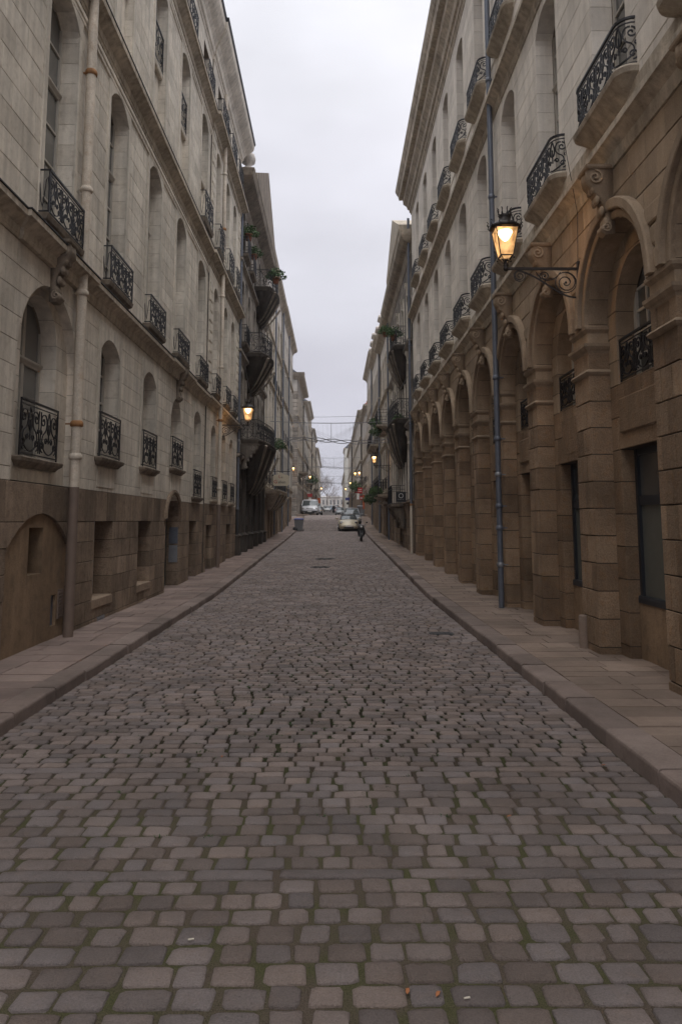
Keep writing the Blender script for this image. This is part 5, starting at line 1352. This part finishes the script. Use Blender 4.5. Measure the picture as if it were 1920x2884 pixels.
plant(-3.95, 37.4, 14.7, .38, 'second leafy pot on the upper left of the sooty house', seed=2)
plant(-3.15, 41.0, 14.6, .48, 'large plant on the near corner of the top left balcony', seed=3)
plant(-3.1, 43.1, 5.95, .42, 'dark shrub at the far end of the big low balcony on the left', False, seed=4)
plant(2.62, 39.0, 11.2, .34, 'small plant in an orange pot hung outside the top right balcony', seed=5)
plant(2.95, 37.9, 10.75, .38, 'leafy plant with a pot standing on the top right balcony', seed=6)
plant(3.1, 37.2, 6.75, .26, 'low green plant on the floor of the middle right balcony', False, seed=7)
for i, (x, y, z, r, l) in enumerate(((2.75, 50.5, 3.75, .36, 'trailing plant at the near end of the low flower balcony on the right'), (2.75, 52.0, 3.75, .38, 'bushy plant in the middle of the low flower balcony on the right'), (2.75, 53.6, 3.85, .34, 'yellowish plant at the far end of the low flower balcony on the right'),
    (2.7, 50.2, 7.6, .36, 'round green bush hanging below the upper balcony on the right'), (2.72, 52.0, 8.4, .36, 'plant in a box on the upper balcony of the narrow pale house'), (2.6, 96, 6.0, .7, 'big dark green climbing plant around the far right lantern'), (-3.1, 113, 7.6, .7, 'dark creeper bulging from the far left balcony'), (2.9, 64, 3.6, .5, 'yellow green shrub hanging above the shop on the right'))):
    plant(x, y, z, r, l, False, 260, 20 + i, .8)

# ================================================================== STREET THINGS
def wheelie(x, y, lid, label, s=1.0, w=.37, rz=0):
    z = G(y); root = empty('wheelie_bin', (x, y, z), label, 'bin')
    mb = MB(); mb.loft([[(x + a*w*k*s, y + b*.34*k*s, z + zz*s) for a, b in ((-1, -1), (1, -1), (1, 1), (-1, 1))] for zz, k in ((.06, .78), (.10, .82), (.88, 1.0), (.93, 1.0))]); mb.mold(x - w*s, x + w*s, y - .34*s, y + .34*s, [(z + .86*s, .01), (z + .90*s, .03), (z + .94*s, .03)]); mb.build('body', M['bin'], root)
    mb = MB(); mb.mold(x - w*s, x + w*s, y - .34*s, y + .34*s, [(z + .945*s, .035), (z + .98*s, .04), (z + 1.03*s, .02), (z + 1.07*s, -.10)]); mb.box(x - w*.6*s, x + w*.6*s, y - .42*s, y - .37*s, z + .95*s, z + .99*s); mb.build('lid', M[lid], root)
    for sg in (-1, 1):
        mb = MB(); mb.tube([(x + sg*w*.9*s, y + .25*s, z + .1*s), (x + sg*(w*.9 + .06)*s, y + .25*s, z + .1*s)], .1*s, 12, smooth=False); mb.build('wheel', M['tyre'], root)
M['bin'] = plain('grey_bin_plastic', (.19, .19, .195), .5); M['bluelid'] = plain('blue_lid', (.05, .07, .28), .4)
wheelie(-2.88, 65, 'bluelid', 'grey wheelie bin with a blue lid standing at the left kerb'); wheelie(2.95, 86, 'bin', 'plain grey bin on the right pavement behind the parked cars', 1.1)
mb = MB(); mb.ball((-3.2, 64.6, G(64.6) + .22), .16, .14, .16, 8, 6); mb.ball((-3.08, 64.5, G(64.5) + .17), .10, .12, .12, 8, 6); o = mb.build('rubbish_bag', M['plastic']); tag(o, 'small dark rubbish bag beside the blue lidded bin', 'bag')

def car(x, y, col, label, W_=1.74, L_=4.2, H_=1.48, kind='hatch', facing=-1, soft=None, cat='car'):
    """facing -1: the nose points at the camera"""
    z = G(y); root = empty('parked_car' if cat == 'car' else 'parked_van', (x, y, z), label, cat, None); f = -facing
    mat = paint(label[:18].strip().replace(' ', '_'), col); hw = W_/2
    Y = lambda t: y + f*(t)      # t = 0 at the nose, grows to the tail
    if kind == 'beetle':
        secs = [(.0, .50, .28, .52), (.12, .66, .22, .66), (.45, .80, .20, .84), (1.0, .86, .20, .95), (1.35, .88, .2, .99), (2.6, .88, .2, .98), (3.3, .84, .2, .94), (3.8, .72, .25, .78), (4.05, .5, .32, .55)]
        cab = [(1.15, .70, .98), (1.75, .56, H_ - .06), (2.2, .56, H_), (2.9, .54, H_ - .05), (3.4, .62, .98)]; L_ = 4.05
    elif kind == 'van':
        secs = [(.0, .72, .32, .72), (.10, .84, .26, .95), (.55, .92, .22, 1.12), (.95, .95, .22, 1.18), (4.6, .95, .22, 1.18), (4.75, .93, .3, 1.15)]
        cab = [(.72, .88, 1.14), (1.35, .78, H_ - .12), (1.7, .78, H_), (4.6, .80, H_), (4.74, .86, 1.14)]; L_ = 4.75
    else:
        secs = [(.0, .60, .30, .55), (.10, .76, .24, .70), (.6, .84, .2, .84), (1.05, .87, .2, .92), (3.6, .87, .2, .95), (3.95, .82, .25, .93), (4.15, .72, .32, .80)]
        cab = [(.95, .76, .92), (1.75, .60, H_ - .05), (2.3, .60, H_), (3.4, .60, H_ - .05), (4.0, .70, .93)]
    kx = W_/1.76
    mb = MB(); rings = []
    for t, w, zb, zt in secs:
        w *= kx
        rings.append([(x - w*.86, Y(t), z + zb), (x - w, Y(t), z + zb + .10), (x - w*1.0, Y(t), z + (zb+zt)/2), (x - w*.95, Y(t), z + zt - .08), (x - w*.80, Y(t), z + zt - .01), (x, Y(t), z + zt + .035),
                      (x + w*.80, Y(t), z + zt - .01), (x + w*.95, Y(t), z + zt - .08), (x + w*1.0, Y(t), z + (zb+zt)/2), (x + w, Y(t), z + zb + .10), (x + w*.86, Y(t), z + zb)])
    mb.loft(rings, .5, True); bo = mb.build('body', mat, root)
    gl_ = MB(); rings = []
    for t, w, zt in cab:
        w *= kx; rings.append([(x - w*1.0, Y(t), z + .86 if kind != 'van' else z + 1.08), (x - w, Y(t), z + zt - .05), (x - w*.90, Y(t), z + zt), (x + w*.90, Y(t), z + zt), (x + w, Y(t), z + zt - .05), (x + w, Y(t), z + .86 if kind != 'van' else z + 1.08)])
    gl_.loft(rings, .5, True); gl_.build('windows', M['carglass'], root)
    rf = MB(); ra = cab[1]; rb = cab[-2]; rings = []
    for t, w, zt in cab[1:-1]:
        w *= kx; rings.append([(x - w*1.02, Y(t), z + zt - .09), (x - w*.93, Y(t), z + zt + .012), (x, Y(t), z + zt + .03), (x + w*.93, Y(t), z + zt + .012), (x + w*1.02, Y(t), z + zt - .09)])
    rf.loft(rings, .5, True)
    for sg in (-1, 1):   # windscreen pillars
        a = cab[0]; b = cab[1]; rf.tube([(x + sg*a[1]*kx*1.0, Y(a[0]), z + a[2]), (x + sg*b[1]*kx*1.0, Y(b[0]), z + b[2] - .02)], .035, 5)
        a = cab[-1]; b = cab[-2]; rf.tube([(x + sg*a[1]*kx, Y(a[0]), z + a[2]), (x + sg*b[1]*kx, Y(b[0]), z + b[2] - .02)], .05, 5)
    rf.build('roof', M[soft] if soft else mat, root)
    wr = .31
    for t in (.78, L_ - .85):
        for sg in (-1, 1):
            mb = MB(); mb.tube([(x + sg*(hw - .20), Y(t), z + wr), (x + sg*(hw + .005), Y(t), z + wr)], wr, 16, smooth=False); wo = mb.build('wheel', M['tyre'], root)
            m2 = MB(); m2.tube([(x + sg*(hw - .02), Y(t), z + wr), (x + sg*(hw + .012), Y(t), z + wr)], wr*.6, 12, smooth=False); m2.build('rim', M['chrome'], wo)
    nz_ = secs[1]; wn = nz_[1]*kx
    for sg in (-1, 1):
        mb = MB()
        if kind == 'beetle': mb.ball((x + sg*.60*kx, Y(.30), z + .70), .13, .16, .15, 10, 8)
        else: mb.ball((x + sg*(wn - .16), Y(.10), z + nz_[3] - .10), .16, .08, .085, 10, 6)
        mb.build('headlight', M['lampglass'], root)
        mb = MB(); mb.ball((x + sg*(hw + .10), Y(cab[0][0] + .35), z + cab[0][2] + .08), .10, .06, .075, 8, 6); mb.tube([(x + sg*(hw - .08), Y(cab[0][0] + .35), z + cab[0][2] + .03), (x + sg*(hw + .06), Y(cab[0][0] + .35), z + cab[0][2] + .06)], .02, 4)
        mb.build('mirror', mat if kind != 'van' else M['plastic'], root)
    mb = MB(); mb.mold(*sorted((x - wn*.62, x + wn*.62)), *sorted((Y(-.03), Y(.12))), [(z + .24, 0), (z + .36, .0)], .5)
    if kind != 'beetle': mb.mold(x - wn*.45, x + wn*.45, *sorted((Y(.02), Y(.12))), [(z + nz_[3] - .16, 0), (z + nz_[3] - .09, 0)])
    mb.build('grille', M['plastic'], root)
    mb = MB(); mb.mold(x - wn*.98, x + wn*.98, *sorted((Y(-.06), Y(.14))), [(z + .36, -.04), (z + .39, 0), (z + .50, 0), (z + .53, -.04)]); mb.build('bumper', mat if kind != 'van' else M['plastic'], root)
    mb = MB(); mb.box(x - .26, x + .26, *sorted((Y(-.075), Y(-.055))), z + .39, z + .49); mb.build('number_plate', M['signwhite'], root)
    mb = MB(); mb.tube([(x - .5*kx, Y(cab[0][0] - .02), z + cab[0][2] + .02), (x - .05, Y(cab[0][0] + .18), z + cab[0][2] + .16)], .008, 3); mb.tube([(x + .1*kx, Y(cab[0][0] - .02), z + cab[0][2] + .02), (x + .5, Y(cab[0][0] + .18), z + cab[0][2] + .16)], .008, 3); mb.build('wipers', M['plastic'], root)
    return root
car(1.22, 64.6, (.52, .45, .33), 'cream rounded convertible with a closed black soft top, parked nearest on the right', kind='beetle', H_=1.42, soft='plastic')
car(1.66, 71.8, (.30, .31, .33), 'silver hatchback parked right behind the cream convertible', W_=1.70, H_=1.55)
car(1.15, 146, (.32, .34, .36), 'silver car parked third in the right row', W_=1.8)
car(-2.95, 96, (.66, .67, .70), 'white delivery van parked nose on at the left beyond the crossing', W_=1.98, H_=1.92, kind='van', cat='van')
car(-2.42, 103, (.34, .35, .37), 'silver car half hidden behind the white van', W_=1.75)
car(-1.75, 203, (.60, .61, .62), 'white car facing the camera far down the middle of the street', W_=1.75)
car(-2.5, 235, (.45, .47, .50), 'grey car behind the far white car, on the left', W_=1.75)
car(-.65, 226, (.25, .38, .55), 'pale blue car far down the street, centre', W_=1.75)
car(.75, 188, (.50, .30, .31), 'reddish white car in the far right row', W_=1.75)
car(.9, 240, (.55, .56, .57), 'pale grey car, farthest in the right row', W_=1.8, H_=1.7)

# scooter, seen from the front
def scooter(x, y):
    z = G(y); root = empty('motor_scooter', (x, y, z), 'black motor scooter parked at the right kerb, facing the camera', 'scooter')
    def whl(yy):
        mb = MB(); n = 20; rings = []
        for i in range(n+1):
            t = 2*pi*i/n; c = (yy + .19*cos(t), z + .25 + .19*sin(t)); rings.append([(x + .055*cos(q), c[0] + .05*sin(q)*cos(t), c[1] + .05*sin(q)*sin(t)) for q in [2*pi*k/8 for k in range(8)]])
        mb.loft(rings, .5, True, False); w = mb.build('wheel', M['tyre'], root)
        m2 = MB()
        for i in range(5):
            t = 2*pi*i/5; m2.tube([(x, yy, z + .25), (x, yy + .16*cos(t), z + .25 + .16*sin(t))], .014, 4)
        m2.tube([(x - .05, yy, z + .25), (x + .05, yy, z + .25)], .04, 8); m2.build('rim', M['zinc'], w)
    whl(y - .55); whl(y + .70)
    mb = MB(); 
    for sg in (-1, 1): mb.tube([(x + sg*.075, y - .55, z + .25), (x + sg*.07, y - .46, z + .55), (x + sg*.05, y - .40, z + .78)], .022, 6)
    mb.tube([(x, y - .42, z + .7), (x, y - .36, z + .98)], .03, 6); mb.build('fork', M['zinc'], root)
    mb = MB(); mb.loft([[(x + a*w, y + yy + b, z + zz) for a, b in ((-1, .06), (-.6, -.03), (0, -.07), (.6, -.03), (1, .06), (.6, .08), (-.6, .08))] for zz, w, yy in ((.28, .10, -.30), (.42, .22, -.34), (.62, .25, -.38), (.80, .20, -.40), (.92, .15, -.40), (1.0, .10, -.38))], .5, True); mb.build('leg_shield', M['plastic'], root)
    mb = MB(); rings = []
    for i in range(7):
        t = pi*(.15 + .75*i/6); rings.append([(x + a, y - .55 - (.26 + b)*cos(t)*.9, z + .25 + (.26 + b)*sin(t)) for a, b in ((-.07, -.02), (-.05, .03), (.05, .03), (.07, -.02))])
    mb.loft(rings, .5, True); mb.build('mudguard', M['plastic'], root)
    mb = MB(); mb.loft([[(x + a*w, y + yy, z + zz + h) for a, h in ((-1, 0), (-.9, .12), (0, .16), (.9, .12), (1, 0), (.7, -.06), (-.7, -.06))] for yy, w, zz in ((0, .10, .66), (.15, .15, .70), (.5, .17, .72), (.85, .15, .76), (.95, .08, .80))], .5, True); mb.build('seat', M['lead'], root)
    mb = MB(); mb.loft([[(x + a*w, y + yy, z + zz) for a, zz in ((-1, .30), (-1.05, .5), (-.8, .68), (.8, .68), (1.05, .5), (1, .30))] for yy, w in ((-.25, .17), (.1, .16), (.5, .20), (.9, .16), (1.0, .08))], .5, True); mb.build('body', M['plastic'], root)
    mb = MB(); mb.tube([(x - .33, y - .26, z + 1.0), (x - .18, y - .36, z + 1.02), (x + .18, y - .36, z + 1.02), (x + .33, y - .26, z + 1.0)], .018, 6); mb.build('handlebar', M['zinc'], root)
    for sg in (-1, 1):
        mb = MB(); mb.tube([(x + sg*.22, y - .34, z + 1.02), (x + sg*.30, y - .34, z + 1.14)], .008, 4); mb.ball((x + sg*.34, y - .35, z + 1.18), .065, .02, .045, 8, 6); mb.build('mirror', M['plastic'], root)
    mb = MB(); mb.ball((x, y - .44, z + .90), .085, .06, .08, 10, 8); mb.build('headlight', M['lampglass'], root)
scooter(1.72, 49.6)

# people far down the street
def person(x, y, top, leg, label, step=.15, h=1.72, seed=0):
    z = G(y) + .01; root = empty('person', (x, y, z), label, 'person')
    def skin(name, verts, edges, rad, mat):
        m = bpy.data.meshes.new(name); m.from_pydata([(x + a, y + b, z + c*h/1.72) for a, b, c in verts], edges, []); o = bpy.data.objects.new(name, m); link(o, root); o.matrix_parent_inverse = Matrix.Translation(-root.location)
        md = o.modifiers.new('skin', 'SKIN'); 
        for i, r_ in enumerate(rad): m.skin_vertices[0].data[i].radius = (r_, r_*.8)
        m.skin_vertices[0].data[0].use_root = True
        o.modifiers.new('sub', 'SUBSURF').levels = 1; m.materials.append(mat); return o
    def mk(verts, edges):
        pass
    bmv = [(0, 0, .92), (0, 0, 1.15), (0, 0, 1.40), (0, 0, 1.50), (0, 0, 1.62), (-.19, 0, 1.40), (-.25, .03, 1.14), (-.22, -.06, .90), (.19, 0, 1.40), (.25, -.02, 1.14), (.22, .07, .90), (-.09, -step*.4, .50), (-.09, -step, .08), (.09, step*.4, .50), (.09, step, .08)]
    ed = [(0, 1), (1, 2), (2, 3), (3, 4), (2, 5), (5, 6), (6, 7), (2, 8), (8, 9), (9, 10), (0, 11), (11, 12), (0, 13), (13, 14)]
    rad = [.13, .13, .15, .055, .09, .06, .045, .035, .06, .045, .035, .075, .05, .075, .05]
    m = bpy.data.meshes.new('figure'); m.from_pydata([(x + a, y + b, z + c*h/1.72) for a, b, c in bmv], ed, [])
    o = bpy.data.objects.new('figure', m); link(o, root); o.matrix_parent_inverse = Matrix.Translation(-root.location); m.materials.append(top)
    md = o.modifiers.new('skin', 'SKIN')
    if not m.skin_vertices: 
        bm_ = bmesh.new(); bm_.from_mesh(m); ly = bm_.verts.layers.skin.verify()
        for i, v in enumerate(bm_.verts): v[ly].radius = (rad[i], rad[i]*.85); v[ly].use_root = (i == 0)
        bm_.to_mesh(m); bm_.free()
    sb = o.modifiers.new('sub', 'SUBSURF'); sb.levels = 1; sb.render_levels = 1
    hd = MB(); hd.ball((x, y - .01, z + 1.64*h/1.72), .085, .10, .115, 8, 8); hd.build('head', M['skin'], root)
    hr = MB(); hr.ball((x, y + .015, z + 1.68*h/1.72), .095, .11, .10, 8, 6); hr.build('hair', M['lead'], root)
    for sg in (-1, 1):
        ft_ = MB(); ft_.bbox(x + sg*.09 - .05, x + sg*.09 + .05, y + sg*step - .17, y + sg*step + .08, z - .01, z + .08, .02); ft_.build('shoe', M['lead'], root)
M['skin'] = plain('skin', (.45, .28, .2), .6); M['coat1'] = plain('black_coat', (.02, .02, .025), .8); M['coat2'] = plain('dark_blue_coat', (.03, .035, .06), .8)
person(-.05, 172, M['coat1'], M['coat1'], 'person in black walking in the middle of the street far away')
person(-3.1, 175, M['coat2'], M['coat1'], 'person in a dark coat at the left side, left of the far white car', .2)
person(-2.65, 160, M['coat1'], M['coat1'], 'person in dark clothes standing at the left edge of the far white car', .08, 1.65)
person(.9, 150.5, M['coat1'], M['coat2'], 'person in black behind the third parked car on the right', .1)

# manholes, leaves, litter
def manhole(x, y, r, label):
    mb = MB(); z = G(y); mb.tube([(x, y, z - .02), (x, y, z + .012)], r, 24, smooth=False)
    o = mb.build('manhole_cover', M['lead'], None); tag(o, label, 'manhole cover')
    for i in range(4):
        m2 = MB(); t = pi*i/4; m2.tube([(x - r*.8*cos(t), y - r*.8*sin(t), z + .014), (x + r*.8*cos(t), y + r*.8*sin(t), z + .014)], .012, 4); m2.build('rib', M['lead'], o)
manhole(-.35, 33.2, .42, 'farther of the two dark manhole covers in the middle of the road'); manhole(-.5, 29.0, .36, 'nearer of the two dark manhole covers in the middle of the road')
mb = MB(); mb.box(1.62, 2.02, 13.4, 13.75, -.02, .004)
for k in range(5): mb.box(1.66 + k*.07, 1.69 + k*.07, 13.44, 13.71, .004, .010)
o = mb.build('gully_grate', M['lead']); tag(o, 'flat metal grate in the cobbles near the right kerb', 'grate')
M['oleaf'] = plain('orange_dead_leaf', (.34, .13, .05), .8); M['butt'] = plain('cigarette_paper', (.55, .5, .42), .8)
RL = random.Random(9)
for (x, y, l, m_) in ((.30, 3.42, 'small orange leaf lying between the front cobbles, left of the cigarette end', 'oleaf'), (.42, 3.40, 'curled orange leaf next to the white cigarette end', 'oleaf'), (1.13, 5.30, 'brown leaf on the cobbles near the right kerb', 'oleaf'), (1.32, 3.10, 'rust orange leaf at the bottom right corner', 'oleaf'), (2.1, 6.35, 'orange leaf lying against the right kerb', 'oleaf'), (-.9, 6.6, 'tiny dry leaf in the weedy joints', 'oleaf')):
    mb = MB(); a = RL.uniform(0, 3); s_ = .014; q = [(-1.4, 0, 0), (-.4, -.6, .3), (.8, -.5, .5), (1.5, 0, .1), (.7, .6, .4), (-.5, .5, .2)]
    top_ = [(x + (p[0]*cos(a) - p[1]*sin(a))*s_, y + (p[0]*sin(a) + p[1]*cos(a))*s_, .008 + p[2]*.012) for p in q]; bot_ = [(u, v, w - .002) for u, v, w in top_]
    mb.loft([bot_, top_]); o = mb.build('fallen_leaf', M[m_]); tag(o, l, 'leaf')
for (x, y, l) in ((.52, 3.37, 'white cigarette end between the front cobbles at the right'), (-.66, 3.82, 'cigarette end on the cobbles left of the middle')):
    mb = MB(); mb.tube([(x, y, .008), (x + .025, y + .006, .008)], .0045, 6); o = mb.build('cigarette_end', M['butt']); tag(o, l, 'cigarette end')
# ================================================================== HAZE
hz = MB(); hz.box(-60, 60, -30, 1000, -6, 45)
hm = bpy.data.materials.new('haze_air'); hm.use_nodes = True; t_ = hm.node_tree; t_.nodes.clear()
ho_ = N(t_, 'ShaderNodeOutputMaterial'); pv = N(t_, 'ShaderNodeVolumePrincipled'); pv.inputs['Color'].default_value = (.86, .88, .94, 1); pv.inputs['Density'].default_value = .0006; pv.inputs['Anisotropy'].default_value = .2
t_.links.new(pv.outputs[0], ho_.inputs['Volume'])
hz.build('haze', hm, None, 'stuff')
